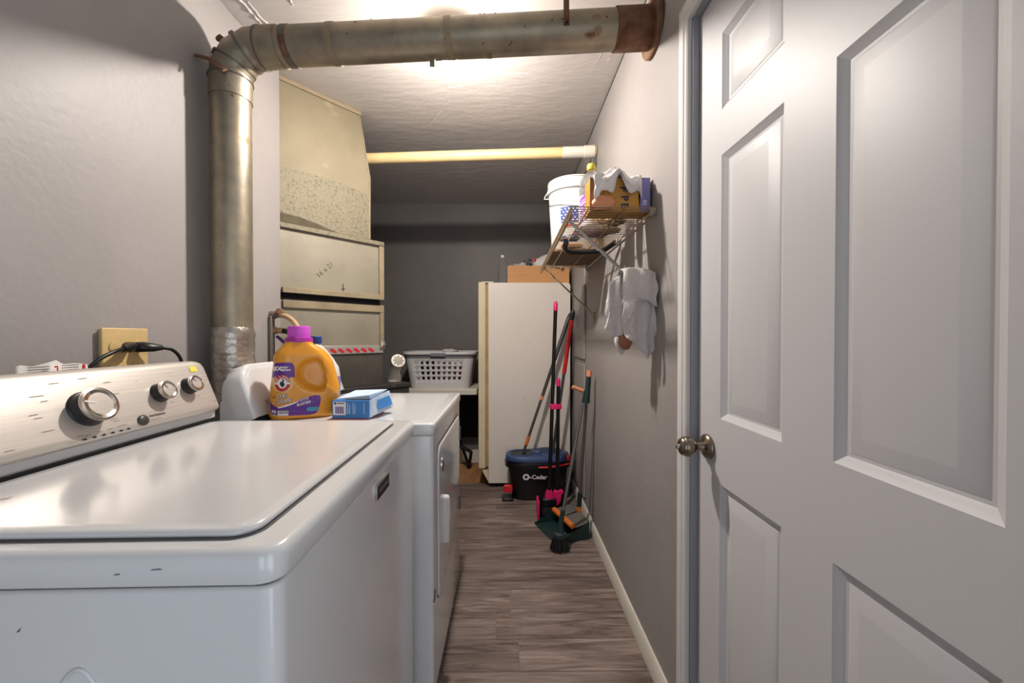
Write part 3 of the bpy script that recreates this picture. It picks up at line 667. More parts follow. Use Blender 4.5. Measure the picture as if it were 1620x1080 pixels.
# ------------------------------------------------------------------ outlet, cords, paper
ou = thing('wall_outlet', 'cream double outlet plate on the wall above the washer', 'outlet', (XL, 1.104, 1.06), 0, world=True)
ox = XL+.012
obj('box', box(XL, XL+.010, 1.042, 1.166, 1.045, 1.197), 'outlet_cream', ou, bevel=.002)
op = obj('plate', box(XL+.009, ox+.003, 1.038, 1.170, 1.040, 1.200), 'outlet_cream', ou, bevel=.003)
for y_ in (1.072, 1.136):
    for z_ in (1.095, 1.150): obj('socket_face', lathe([(.017, 0), (.017, .003), (.015, .0035)], (ox+.0025, y_, z_), (1, 0, 0), 20), 'outlet_cream', op)
def plug(y_, z_, lab, s, pts):
    t = thing('power_plug', lab, 'plug', (ox, y_, z_), 0, world=True)
    obj('plug_body', tube([(ox+.006, y_, z_), (ox+.022, y_+s*.004, z_), (ox+.034, y_+s*.022, z_-.002), (ox+.040, y_+s*.045, z_-.003)], [.016, .016, .013, .008], 14, flat=.8), 'black_plastic', t, smooth=60)
    obj('cord', tube(bez([(ox+.040, y_+s*.045, z_-.003)] + pts, 24), .0048, 10), 'black_plastic', t, smooth=60)
plug(1.100, 1.148, 'black plug with cord drooping behind the paper, in the cream outlet', -1, [(ox+.05, 1.02, 1.138), (ox+.05, .975, 1.115), (ox+.046, .945, 1.07), (ox+.04, .935, .98)])
plug(1.128, 1.148, 'black plug with cord drooping towards the flue pipe, in the cream outlet', 1, [(ox+.05, 1.200, 1.136), (ox+.05, 1.228, 1.105), (ox+.045, 1.24, 1.05), (ox+.04, 1.24, .96)])
pp = thing('instruction_sheet', 'folded printed sheet with red marks lying behind the steel console', 'paper', (-.955, .82, 1.09), 0, world=True)
bm = NB(); cols = []
for i in range(9):
    t = i/8; y_ = .785 + t*.125; zt = 1.118 + (.010 if i == 4 else .005 if i in (3, 5) else .002*math.sin(i*2.1)) - .002*t; cols.append([bm.verts.new((-.950 - .018*math.cos(i*1.1), y_, 1.050)), bm.verts.new((-.958 - .010*math.sin(i*1.3), y_, zt))])
for a, b in zip(cols, cols[1:]): bm.faces.new((a[0], b[0], b[1], a[1]))
obj('sheet', bm, 'paper', pp, solid=.0012)
for y_ in (.842, .896): obj('red_mark', box(-.9465, -.9455, y_, y_+.006, 1.090, 1.115), 'label_red', pp, smooth=0)
for k in range(5): obj('print_line', box(-.9462, -.9456, .795, .832, 1.094+k*.005, 1.0955+k*.005), 'print_dark', pp, smooth=0); obj('print_line', box(-.9462, -.9456, .855, .888, 1.094+k*.005, 1.0955+k*.005), 'print_dark', pp, smooth=0)
# ------------------------------------------------------------------ water valve and hoses
wv = thing('washer_valve', 'wall water valves with braided and black hoses near the furnace', 'valve', (XL, 1.80, 1.2), 0, world=True)
obj('valve_body', lathe([(.018, 0), (.018, .02), (.013, .022), (.013, .05)], (XL, 1.795, 1.275), (1, 0, 0), 18), 'valve_grey', wv)
obj('valve_body', lathe([(.018, 0), (.018, .02), (.013, .022), (.013, .055)], (XL, 1.80, 1.205), (1, 0, 0), 18), 'hose_braid', wv)
obj('shadow_strip', box(XL, XL+.018, 1.77, 1.80, .85, 1.27), 'valve_grey', wv, bevel=.005)  # grey strip standing in for the valves' shadow on the wall
obj('valve_cap', blob((XL+.045, 1.79, 1.282), (.022, .018, .020), 2.0, .5, 2), 'rust', wv)
obj('braided_hose', tube(bez([(XL+.04, 1.79, 1.275), (XL+.085, 1.78, 1.265), (XL+.13, 1.77, 1.225), (XL+.15, 1.76, 1.15), (XL+.14, 1.76, .95)], 24), .011, 12), 'hose_braid', wv, smooth=60)
obj('black_hose', tube(bez([(XL+.05, 1.80, 1.205), (XL+.085, 1.79, 1.195), (XL+.115, 1.78, 1.15), (XL+.12, 1.78, 1.05), (XL+.11, 1.78, .92)], 24), .012, 12), 'black_plastic', wv, smooth=60)
obj('purple_lever', tube([(XL+.03, 1.79, 1.180), (XL+.115, 1.775, 1.115)], .007, 10, flat=.6), 'purple_handle', wv)
# ------------------------------------------------------------------ detergent bottle
DBX, DBY = -.672, 1.372; K = .0003007
de = thing('detergent_bottle', 'orange laundry detergent jug with magenta cap standing on the dryer', 'detergent', (DBX-.018, DBY-.006, DT+.0008), R(26))
xl = [(0, -.100), (.012, -.109), (.102, -.103), (.186, -.0945), (.2045, -.094), (.2145, -.091), (.2225, -.086), (.2335, -.077), (.2435, -.068), (.250, -.061), (.254, -.060)]
xr = [(0, .088), (.012, .092), (.060, .105), (.095, .1085), (.115, .104), (.147, .096), (.186, .086), (.205, .076), (.2135, .070), (.2245, .060), (.2345, .047), (.243, .033), (.250, .023), (.254, .022)]
def ddepth(x, z):
    a, b = interp(xl, z), interp(xr, z); c = (a+b)/2; h = (b-a)/2; u = max(-1, min(1, (x-c)/h))
    D = interp([(0, .048), (.01, .055), (.17, .054), (.21, .050), (.24, .043), (.254, .040)], z)
    d = D*(1-abs(u)**5)**(1/2.2) if abs(u) < 1 else 0
    # grip recess
    cx_ = .040 - .12*(z-.15); wd = .075 if x < cx_ else .024
    q = ((x-cx_)/wd)**2 + ((z-.145)/.062)**2
    if q < 1.0: s = 1-q; s = min(1, s*1.6); s = s*s*(3-2*s); d -= .026*s*(1 if d > .03 else d/.03)
    q2 = (x+(z-.085)*1.1-.085)/.006
    if abs(q2) < 3 and .05 < x < .10 and .06 < z < .12: d += .0022*math.exp(-q2*q2)
    return max(d, 0)
bm = NB(); NZ, NU = 60, 44; front = []; back = []
for i in range(NZ+1):
    z = .254*i/NZ; a, b = interp(xl, z), interp(xr, z); rf_, rb_ = [], []
    for j in range(NU+1):
        th = PI*j/NU; x = (a+b)/2 - (b-a)/2*math.cos(th); d = ddepth(x, z)
        rf_.append(bm.verts.new((x, -d, z))); rb_.append(bm.verts.new((x, d, z)) if 0 < j < NU else rf_[-1])
    front.append(rf_); back.append(rb_)
for i in range(NZ):
    for j in range(NU):
        for g in (front, back):
            q = [g[i][j], g[i][j+1], g[i+1][j+1], g[i+1][j]]
            bm.faces.new(q)
for rI in (0, NZ):
    bm.faces.new(front[rI] + back[rI][1:-1][::-1])
obj('bottle', bm, 'orange_bottle', de, smooth=60)
cxc = -.0187
obj('cap_ring', lathe([(.040, .2515), (.0425, .254), (.0425, .262), (.041, .268), (.036, .270)], (cxc, 0, 0), n=40), 'cap_magenta_dark', de)
obj('cap', lathe([(.0345, .268), (.0345, .302), (.033, .306), (.030, .307)], (cxc, 0, 0), n=48), 'cap_magenta', de)
def dl(px, py): return ((px-402)*K, (1040-py)*K)
def dmap(off):
    def f(px, py):
        x, z = dl(px, py); return (x, -ddepth(x, z)-off, z)
    return f
def dpoly(name, pts, m, off, dens=10):
    # subdivide so that the print hugs the jug
    bm = poly(pts, lambda a, b: (a, b, 0)); bmesh.ops.subdivide_edges(bm, edges=bm.edges[:], cuts=3, use_grid_fill=True)
    f = dmap(off)
    for v in bm.verts: v.co = f(v.co.x, v.co.y)
    return obj(name, bm, m, de, smooth=60)
def dtext(name, s, px, py, size, m, off, bold=0, rot=0, shear=0, align='CENTER', sx=1):
    f = dmap(off); c, s_ = math.cos(R(rot)), math.sin(R(rot))
    def g(a, b):
        a = a*sx + shear*b; a2, b2 = a*c - b*s_, a*s_ + b*c; return f(px + a2, py - b2)
    return obj(name, text(s, size, g, bold, align), m, de, smooth=0)
def circ(cx, cy, r, n=28, r2=None): return [(cx + r*math.cos(2*PI*k/n), cy + (r2 or r)*math.sin(2*PI*k/n)) for k in range(n)]
dpoly('label', [(82, 580), (90, 470), (106, 432), (130, 418), (262, 416), (288, 430), (300, 465), (302, 580), (270, 572), (240, 590), (190, 560), (140, 592), (110, 575)], 'label_purple', .0008)
dpoly('label_glow', circ(186, 638, 104, 26, 100), 'label_pale', .0005)
dtext('label_text', '3X', 142, 482, 62, 'label_white', .0016, 2.5, 0, .12)
dtext('label_text', 'odor', 174, 466, 34, 'label_white', .0016, 1, 0, .1, 'LEFT')
dtext('label_text', 'fighters', 174, 494, 34, 'label_white', .0016, 1, 0, .1, 'LEFT', .9)
em = dpoly('emblem', circ(184, 636, 74, 30, 90), 'label_red', .0014)
dpoly('emblem_disc', circ(184, 636, 45, 26, 56), 'label_white', .0022)
dpoly('emblem_disc', [(112, 620), (112, 650), (256, 650), (256, 620), (250, 618), (118, 618)], 'label_white', .0018)
for i, ch in enumerate('ARM & HAMMER'):
    if ch == ' ': continue
    a_ = 172 - i*(164/11); ca, sa = math.cos(R(a_)), math.sin(R(a_))
    dtext('emblem_letter', ch, 184 + 60*ca, 636 - 73*sa, 22, 'label_white' if 12 < a_ < 168 else 'label_red', .0024, .8, a_-90)
arm = [(160, 640), (168, 618), (184, 622), (190, 606), (178, 600), (182, 590), (196, 594), (202, 608), (196, 630), (206, 650), (200, 668), (184, 678), (172, 668), (186, 662), (188, 650), (174, 642), (164, 652)]
dpoly('emblem_arm', arm, 'label_black', .0028)
sw = [(58, 826), (90, 868), (135, 892), (230, 872), (330, 836), (430, 800), (490, 784), (540, 790), (556, 820), (548, 880), (525, 960), (500, 985), (440, 996), (200, 988), (84, 976), (68, 950)]
dpoly('label', sw, 'label_purple', .0009)
dpoly('label_band', [(135, 894), (235, 868), (330, 838), (326, 852), (240, 884), (150, 905)], 'label_white', .0013)
for s_, px_, py_, sz in (('OXI', 180, 776, 62), ('CLEAN', 188, 832, 62)):
    dtext('label_text', s_, px_+2, py_+3, sz, 'label_black', .0014, 3.2, 8, .2, 'CENTER', .82); dtext('label_text', s_, px_, py_, sz, 'label_white', .0022, .3, 8, .2, 'CENTER', .82)
dtext('label_text', 'plus', 104, 786, 26, 'print_dark', .0014, .5, 5)
dtext('label_text', 'ODOR', 384, 826, 40, 'label_violet', .0022, 2, 14, .2); dtext('label_text', 'ODOR', 382, 824, 38, 'label_white', .0026, .2, 14, .2)
dtext('label_text', 'BLASTERS', 388, 866, 38, 'label_white', .0022, 1.2, 13, .2, 'CENTER', .85)
dtext('label_text', '74', 100, 942, 44, 'label_white', .0018, 2); dtext('label_text', 'LOADS', 102, 972, 15, 'label_white', .0018, .5); 
dpoly('barcode', [(138, 930), (240, 934), (240, 986), (138, 982)], 'label_white', .0016)
for k in range(9): dpoly('barcode_bar', [(148+k*10, 936), (152+k*10+(k % 3), 936), (152+k*10+(k % 3), 966), (148+k*10, 966)], 'label_black', .0022)
dpoly('label_pill', rrect(414, 534, 911, 956, 20, 4), 'label_teal', .0016)
for k, (y_, l_) in enumerate(((936, 70), (948, 150), (976, 160))): dpoly('fine_print', [(252, y_), (252+l_, y_), (252+l_, y_+5), (252, y_+5)], 'label_violet', .0016)
for a, b, r_ in ((480, 812, 14), (528, 824, 17), (486, 858, 15), (432, 886, 7), (456, 890, 6), (516, 852, 7)): dpoly('bubble', circ(a, b, r_, 14), 'label_violet', .0016); dpoly('bubble_shine', circ(a+2, b+2, r_*.6, 10), 'label_purple', .002)
# ------------------------------------------------------------------ white bleach jug behind
wj = thing('white_jug', 'white plastic jug with dark blue cap behind the orange detergent', 'jug', (-.706, 1.52, DT+.0008), 0)
def jr(z, w0, w1, d): return [(w0 + (w1-w0)*(.5+.5*math.copysign(abs(math.cos(t))**.75, math.cos(t))), d*math.copysign(abs(math.sin(t))**.75, math.sin(t)), z) for t in [2*PI*k/32 for k in range(32)]]
obj('jug', loft([jr(0, -.060, .056, .045), jr(.008, -.062, .062, .05), jr(.12, -.062, .064, .05), jr(.155, -.061, .058, .05), jr(.19, -.058, .036, .046), jr(.22, -.052, .012, .038), jr(.238, -.042, -.004, .024), jr(.25, -.037, -.009, .016)]), 'white_plastic', wj, smooth=60)
obj('jug_cap', lathe([(.021, .246), (.022, .248), (.022, .272), (.020, .274)], (-.023, 0, 0), n=28), 'flag_blue', wj)
obj('jug_label', loft([jr(.03, -.0627, .0632, .0508), jr(.122, -.0627, .0648, .0508)], False), 'box_violet', wj, smooth=60)
# ------------------------------------------------------------------ blue box
bb = thing('dryer_sheet_box', 'torn open blue carton lying beside the orange detergent', 'carton', (-.515, 1.31, DT+.0008), R(-3))
bx0, bx1, bz = -.062, .062, .062
obj('carton', box(bx0, bx1, 0, .135, 0, bz), 'box_blue', bb, bevel=.001)
obj('carton_edge', box(bx0-.0004, bx1+.0004, -.0005, .1355, 0, .003), 'label_red', bb)
obj('top_flap', loft([[(bx0, .02, bz), (bx1-.01, .03, bz+.001), (bx1-.01, .135, bz+.004), (bx0+.01, .135, bz+.004)], [(bx0+.004, .02, bz+.002), (bx1-.01, .03, bz+.014), (bx1+.012, .135, bz+.020), (bx0+.02, .135, bz+.016)]]), 'box_pale', bb)
obj('dark_opening', poly([(bx0+.03, .012), (bx1-.004, .006), (bx1-.006, .03), (bx0+.04, .024)], lambda a, b: (a, b, bz+.0012)), 'seam_black', bb)
sf = NB(); loft([[(bx1, .004, .004), (bx1, .132, .004), (bx1, .132, bz), (bx1, .004, bz)], [(bx1+.018, .02, .016), (bx1+.040, .125, .022), (bx1+.022, .125, bz+.018), (bx1+.004, .02, bz+.006)]], True, sf)
obj('side_flap', sf, 'box_pale', bb)
obj('flap_print', poly([(.03, .028), (.115, .032), (.112, .064), (.035, .058)], lambda a, b: (bx1+.021 + (a-.03)*.21-(b-.028)*.33+.002, a-.004, b)), 'box_blue', bb)
lp = obj('white_label', poly(rrect(bx0+.004, bx0+.047, .014, .058, .003, 3), lambda a, b: (a, -.0012, b)), 'label_white', bb, smooth=0)
for k in range(11): obj('barcode_bar', poly([(0, 0), (.0012+.0008*(k % 3 == 0), 0), (.0012+.0008*(k % 3 == 0), .023), (0, .023)], lambda a, b: (bx0+.012+k*.0026+a, -.0018, .019+b)), 'label_purple', lp, smooth=0)
obj('label_mark', box(bx0+.008, bx0+.015, -.0018, -.0012, .049, .055), 'navy', lp, smooth=0)
obj('label_line', box(bx0+.018, bx0+.042, -.0018, -.0012, .051, .054), 'print_dark', lp, smooth=0)
for k, x_ in enumerate((.052, .058, .070, .076, .106)):
    obj('print_column', box(bx0+x_, bx0+x_+.0022, -.0016, -.0006, .018, .055 - .006*(k % 2)), 'box_pale', bb, smooth=0)
# ------------------------------------------------------------------ wire shelf
SZ, SX0, SX1, SY0, SY1 = 1.617, .216, .505, 1.352, 2.55
sh = thing('wire_shelf', 'cream wire shelf on diagonal braces fixed to the wall past the door', 'shelf', (.36, 1.95, SZ), 0, world=True)
for x_, z_, r_, m_ in ((SX0, SZ-.004, .0050, 'wire_cream'), (SX0, SZ-.030, .0045, 'wire_brown'), (.275, SZ-.006, .0038, 'wire_cream'), (SX1-.004, SZ-.006, .0042, 'wire_cream'), (.40, SZ-.006, .0032, 'wire_brown')):
    obj('rail', tube([(x_, SY0, z_), (x_, SY1, z_)], r_, 10), m_, sh)
wm = None; y = SY0
while y <= SY1+.001:
    if wm is None:
        t = obj('wire', tube([(SX1, y, SZ), (SX0, y, SZ), (SX0, y, SZ-.030)], .0019, 6), 'wire_brown', sh, smooth=60); wm = t; yb0 = y
    else:
        t = wm.copy(); COL.objects.link(t); t.parent = sh; t.location = (0, y-yb0, 0)
    y += .0256
for y_, m_, r_ in ((1.400, 'brace_grey', .0085), (2.354, 'wire_cream', .0065)):
    obj('brace', tube([(SX0, y_, SZ-.032), (XR-.012, y_, 1.318), (XR-.010, y_, 1.275)], r_, 10, flat=.5), m_, sh)
    obj('brace_foot', box(XR-.012, XR, y_-.012, y_+.012, 1.265, 1.325), m_, sh, bevel=.002)
for y_ in (1.375, 1.80, 2.50): obj('wall_clip', box(XR-.022, XR, y_-.010, y_+.010, SZ-.022, SZ+.006), 'brace_grey', sh, bevel=.004)
# shelf things
TOP = SZ + .0022
pb = thing('plastic_pail', 'white plastic pail with wire handle and flag print on the wire shelf', 'bucket', (.366, 2.17, TOP+.012), 0, world=True)
PC = (.366, 2.17, TOP+.012)
obj('pail', lathe([(.118, 0), (.124, .006), (.141, .30), (.141, .31), (.150, .312), (.150, .335), (.1455, .337), (.1455, .362), (.149, .366), (.147, .371), (.138, .371), (.134, .34), (.120, .02), (.001, .018)], PC, n=56, caps=False), 'white_plastic', pb, smooth=40)
hp = bez([(PC[0]-.150, PC[1]-.005, PC[2]+.325), (PC[0]-.168, PC[1]-.03, PC[2]+.285), (PC[0]-.150, PC[1]-.09, PC[2]+.262), (PC[0]-.06, PC[1]-.150, PC[2]+.235), (PC[0]+.06, PC[1]-.150, PC[2]+.235), (PC[0]+.138, PC[1]-.07, PC[2]+.27), (PC[0]+.150, PC[1], PC[2]+.32)], 42)
obj('handle', tube(hp, .0025, 8), 'white_plastic', pb, smooth=60)
def pail(a, z, off=.0012): r_ = .124 + .017*(z-.006)/.294 + off; t = R(a); return (PC[0] + r_*math.sin(t), PC[1] - r_*math.cos(t), PC[2] + z)
def patch(name, a0, a1, z0, z1, m, off=.0012, par=pb):
    bm = NB(); n = 8; vs = [[bm.verts.new(pail(a0+(a1-a0)*k/n, z, off)) for z in (z0, z1)] for k in range(n+1)]
    for a, b in zip(vs, vs[1:]): bm.faces.new((a[0], b[0], b[1], a[1]))
    return obj(name, bm, m, par)
fg = patch('flag_print', -42, 8, .135, .215, 'flag_blue')
for i in range(6):
    for j in range(5):
        c_a = -39 + i*8.6 + (j % 2)*4; patch('star', c_a-1.5, c_a+1.5, .143+j*.0145, .149+j*.0145, 'label_white', .002, fg)
patch('red_stripe', -36, 20, .112, .124, 'label_red')
patch('blue_stripe', -10, 40, .06, .105, 'box_pale')
cj = thing('clear_jug', 'large clear bottle with yellow cap and purple label on the wire shelf', 'bottle', (.348, 1.66, TOP), 0, world=True)
CJ = (.348, 1.66, TOP)
obj('bottle', lathe([(.044, 0), (.050, .006), (.050, .140), (.0485, .146), (.050, .152), (.0485, .160), (.050, .166), (.0485, .174), (.049, .182), (.044, .205), (.032, .226), (.018, .240), (.014, .245), (.014, .255)], CJ, n=36), 'clear_plastic', cj, smooth=50)
obj('cap', lathe([(.0165, 0), (.0175, .003), (.0175, .020), (.015, .024)], (CJ[0], CJ[1], CJ[2]+.250), n=28), 'yellow_cap', cj)
lw = obj('label', lathe([(.0507, .012), (.0507, .136)], CJ, n=36, caps=False), 'label_white', cj, smooth=60)
def cyl(a, z, r_=.0514): t = R(a); return (CJ[0] + r_*math.sin(t), CJ[1] - r_*math.cos(t), CJ[2]+z)
rl = random.Random(5)
for k in range(9):
    a0 = -85 + rl.uniform(0, 12); z0 = .018 + k*.0125; bm = NB(); vs = [[bm.verts.new(cyl(a0 + (a1_), z0 + dz + .0004*a1_)) for dz in (0, .006 + .004*(k % 2))] for a1_ in range(0, 56, 7)]
    for a, b in zip(vs, vs[1:]): bm.faces.new((a[0], b[0], b[1], a[1]))
    obj('label_print', bm, 'label_violet', lw, smooth=60)
bg = thing('bag_carton', 'orange and violet carton standing at the end of the wire shelf', 'carton', (.40, 1.45, TOP), 0, world=True)
q0, q1, qy, qz = .290, .503, 1.405, TOP
obj('carton', box(q0, q1, qy, qy+.085, qz, qz+.118), 'box_orange', bg, bevel=.0012)
obj('violet_end', poly([(.176, 0), (.2128, 0), (.2128, .118), (.168, .118), (.176, .09), (.178, .05)], lambda a, b: (q0+a, qy-.0008, qz+b)), 'box_violet', bg, smooth=0)
obj('brown_end', poly([(0.0002, 0), (.045, 0), (.052, .06), (.048, .118), (.0002, .118)], lambda a, b: (q0+a, qy-.0008, qz+b)), 'box_brown', bg, smooth=0)
obj('black_patch', poly([(.040, .085), (.062, .085), (.062, .114), (.040, .114)], lambda a, b: (q0+a, qy-.0012, qz+b)), 'label_black', bg, smooth=0)
obj('carton_text', text('E', .024, lambda a, b: (q0+.051+a, qy-.0018, qz+.0995+b), .0004), 'label_pale', bg, smooth=0)
for ch, a_, b_, r_ in (('F', .118, .078, -90), ('P', .122, .046, -90), ('E', .122, .020, -90)):
    c_, s_ = math.cos(R(r_)), math.sin(R(r_)); obj('carton_text', text(ch, .036, lambda a, b: (q0+a_+a*c_-b*s_, qy-.0014, qz+b_+a*s_+b*c_), .0012), 'navy', bg, smooth=0)
obj('carton_text', text('10', .020, lambda a, b: (q0+.195-b, qy-.0014, qz+.030+a), .0006), 'label_white', bg, smooth=0)
# white bag draped over the carton
pbg = NB(); 
def bagpt(u, v):
    from mathutils import noise as mn
    x = .302 + .165*u; n_ = mn.noise(Vector((u*4, v*4, 1.3)))
    top = TOP + .120 + .030*math.exp(-((u-.40)/.22)**2)
    drop = .058 + .03*math.sin(u*7+.5) + .022*math.cos(u*17)
    if v < .35: y_ = 1.49 - (v/.35)*.085; z_ = top + .010*n_ - .004*(1-v)
    else: t = (v-.35)/.65; y_ = 1.398 - .012*math.sin(t*3) + .010*n_; z_ = top - t*drop
    return (x + .01*n_, y_ - .004, z_ + .012*mn.noise(Vector((u*9, v*7, 4.1))))
NU_, NV_ = 26, 20; gg = [[pbg.verts.new(bagpt(i/NU_, j/NV_)) for j in range(NV_+1)] for i in range(NU_+1)]
for i in range(NU_):
    for j in range(NV_): pbg.faces.new((gg[i][j], gg[i+1][j], gg[i+1][j+1], gg[i][j+1]))
tag(obj('plastic_bag', pbg, 'bag_white', solid=.0015, smooth=60), 'crumpled white plastic bag draped over the shelf carton', 'bag')
tag(obj('wrapped_bundle', blob((.335, 1.392, TOP+.024), (.040, .014, .026), 8.3, .18, 3), 'peach_plastic', smooth=60), 'small peach coloured bundle in front of the shelf carton', 'bundle')
spb = thing('spray_bottle', 'bottle with black nozzle and pale collar behind the shelf carton', 'bottle', (.42, 1.56, TOP), 0, world=True)
Q = (.420, 1.555, TOP)
obj('bottle', lathe([(.034, 0), (.036, .005), (.036, .11), (.030, .135), (.020, .145)], Q, n=28), 'dark_plastic', spb, smooth=50)
obj('collar', lathe([(.025, .140), (.026, .142), (.026, .152), (.024, .154)], Q, n=28), 'trim_cream', spb)
obj('nozzle', loft([[(Q[0]+x, Q[1]+y_, Q[2]+z) for x, y_ in rrect(-.020-s, .018, -.014, .014, .010, 4)] for z, s in ((.152, 0), (.165, .0), (.172, .006), (.182, .008), (.190, .004))]), 'black_plastic', spb, bevel=.002)
obj('trigger', tube(bez([(Q[0]-.022, Q[1], Q[2]+.175), (Q[0]-.034, Q[1]-.006, Q[2]+.160), (Q[0]-.036, Q[1]-.01, Q[2]+.135)], 10), .006, 10), 'box_pale', spb)
# low things lying on the wires
for nm, c, rd, sd, mt, lab, cat in (
    ('folded_cloth', (.405, 1.555, TOP+.010), (.060, .030, .012), 1.1, 'cloth_beige', 'folded beige cloth lying on the shelf wires', 'cloth'),
    ('purple_packet', (.370, 1.755, TOP+.012), (.080, .030, .014), 3.3, 'label_purple', 'flat purple packet lying on the shelf wires', 'packet'),
    ('dark_pouch', (.425, 1.70, TOP+.014), (.055, .035, .016), 5.5, 'cardboard_dark', 'dark brown pouch lying on the shelf wires', 'pouch'),
    ('orange_packet', (.32, 1.975, TOP+.010), (.055, .035, .012), 7.5, 'peach_plastic', 'orange packet lying on the shelf wires before the pail', 'packet'),
    ('blue_sachet', (.285, 1.83, TOP+.009), (.045, .045, .011), 6.5, 'box_blue', 'blue and white sachet lying on the shelf wires', 'packet')):
    tag(obj(nm, blob(c, rd, sd, .3, 3), mt, smooth=60), lab, cat)
tag(obj('cardboard_sheet', loft([[(x, y_, z) for x, y_ in rrect(.224, .500, 2.03, 2.46, .07, 5)] for z in (TOP, TOP+.006, TOP+.011)]), 'cardboard_dark', bevel=.002), 'flattened brown cardboard under the white pail', 'cardboard')
tag(obj('black_hose', tube(bez([(.265, 1.80, SZ-.012), (.268, 1.86, SZ-.026), (.30, 1.92, SZ-.030), (.40, 1.915, SZ-.030), (.455, 1.88, SZ-.028), (.490, 1.80, SZ-.012)], 30), .012, 12), 'black_plastic', smooth=60), 'black rubber hose loop hooked under the wire shelf', 'hose')
# ------------------------------------------------------------------ towel on brace
tw = NB()
def sheet(cols, nv, fold, y0, ph):
    vs = []
    for i, (x, zt, zb_, yo) in enumerate(cols):
        r_ = []
        for j in range(nv+1):
            t = j/nv; f_ = fold*math.sin(i*.95+ph)*(.35+.65*t); r_.append(tw.verts.new((x + .004*math.sin(j*.9+i), y0 + yo + f_ - .012*math.sin(t*PI), zt + (zb_-zt)*t)))
        vs.append(r_)
    for a, b in zip(vs, vs[1:]):
        for j in range(nv): tw.faces.new((a[j], b[j], b[j+1], a[j+1]))
def cols(pts, n, y_=0):
    out = []
    for k in range(n+1):
        t = k/n*(len(pts)-1); i = min(int(t), len(pts)-2); f_ = t-i; out.append(tuple(pts[i][m]+(pts[i+1][m]-pts[i][m])*f_ for m in range(3)) + (y_,))
    return out
sheet(cols([(.398, 1.395, 1.20), (.420, 1.405, 1.165), (.445, 1.400, 1.150), (.470, 1.398, 1.120), (.490, 1.392, 1.093), (.506, 1.380, 1.135)], 18), 16, .010, 1.375, 0)
sheet(cols([(.392, 1.402, 1.285), (.402, 1.412, 1.30), (.430, 1.412, 1.292), (.462, 1.410, 1.303), (.485, 1.404, 1.298), (.506, 1.392, 1.275)], 16), 12, .006, 1.352, 1.0)
sheet(cols([(.352, 1.300, 1.205), (.362, 1.352, 1.195), (.378, 1.385, 1.170), (.400, 1.40, 1.180), (.425, 1.40, 1.185)], 12), 12, .008, 1.425, 2.0)
sheet(cols([(.386, 1.30, 1.165), (.398, 1.33, 1.130), (.412, 1.34, 1.105), (.432, 1.34, 1.130)], 8), 10, .008, 1.44, 2.4)
sheet(cols([(.390, 1.30, 1.215), (.405, 1.31, 1.200), (.425, 1.31, 1.250), (.435, 1.31, 1.265)], 8), 8, .006, 1.350, .3)
# fold over the brace
for k in range(10):
    pass
vs = []
for i in range(13):
    t = i/12; x = .392 + .114*t; z = 1.405 + .008*math.sin(t*PI) - .016*t*t; r_ = []
    for a_ in range(0, 181, 20): r_.append(tw.verts.new((x, 1.392 - .040*math.cos(R(a_)) + .004*math.sin(i), z - .012 + .018*math.sin(R(a_)))))
    vs.append(r_)
for a, b in zip(vs, vs[1:]):
    for j in range(len(a)-1): tw.faces.new((a[j], b[j], b[j+1], a[j+1]))
tag(obj('hand_towel', tw, 'cloth_white', solid=.005, smooth=70, sub=1), 'white terry towel hanging over the shelf brace', 'towel')
tag(obj('brown_rag', blob((.424, 1.425, 1.165), (.022, .014, .04), 2.7, .3, 3), 'cloth_brown', smooth=60), 'brown rag tucked in the folds of the hanging towel', 'rag')
# ------------------------------------------------------------------ mop bucket
mbk = thing('mop_bucket', 'black spin-mop bucket with blue tub insert in front of the refrigerator', 'bucket', (.222, 2.95, 0), 0)
def mring(z, w, d, e=0): return [(w*math.copysign(abs(math.cos(t))**.62, math.cos(t)), d*math.copysign(abs(math.sin(t))**.62, math.sin(t)), z) for t in [2*PI*k/48 for k in range(48)]]
obj('tub', loft([mring(.004, .185, .100), mring(.012, .190, .105), mring(.235, .222, .122), mring(.237, .240, .128), mring(.262, .243, .129), mring(.264, .232, .122), mring(.285, .232, .120)]), 'bucket_black', mbk, smooth=45)
ins = obj('insert', loft([mring(.283, .236, .123), mring(.292, .238, .124), mring(.312, .232, .120), mring(.316, .224, .114)]), 'blue_tub', mbk, smooth=50)
for cx_, rx, ry in ((-.115, .088, .078), (.095, .105, .088)):
    obj('well', loft([[(cx_ + rx*s*math.cos(2*PI*k/28), ry*s*math.sin(2*PI*k/28), z) for k in range(28)] for z, s in ((.3165, 1.06), (.322, 1.03), (.322, .98), (.3168, .93))], False), 'blue_tub', ins, smooth=60)
    obj('well_floor', poly([(cx_ + rx*.95*math.cos(2*PI*k/28), ry*.95*math.sin(2*PI*k/28)) for k in range(28)], lambda a, b: (a, b, .3172)), 'black_plastic' if cx_ < 0 else 'navy', ins)
obj('spout', loft([mring(.318, .032, .024), mring(.334, .026, .020), mring(.338, .018, .014)]), 'blue_tub', ins, smooth=50)
ins.children[-1].location = (0, .07, 0)
obj('red_band', tube(bez([(.0, -.131, .250), (.06, -.133, .252), (.15, -.128, .262), (.235, -.10, .275), (.250, -.02, .29)], 20), .007, 10, flat=.6), 'red_plastic', mbk, smooth=60)
obj('red_latch', box(.205, .245, -.105, -.06, .286, .322), 'red_plastic', mbk, bevel=.006)
obj('pedal', loft([[(x, y_, z) for x, z in rrect(-.250, -.185, .062, .110, .014, 4)] for y_ in (-.105, -.070)]), 'red_plastic', mbk, bevel=.004)
obj('pedal_base', box(-.262, -.180, -.115, -.02, .0, .022), 'black_plastic', mbk, bevel=.008)
fO = lambda x0, z0: (lambda a, b: (x0+a, -.1225-.002-(z0+b-.17)*.075, z0+b))
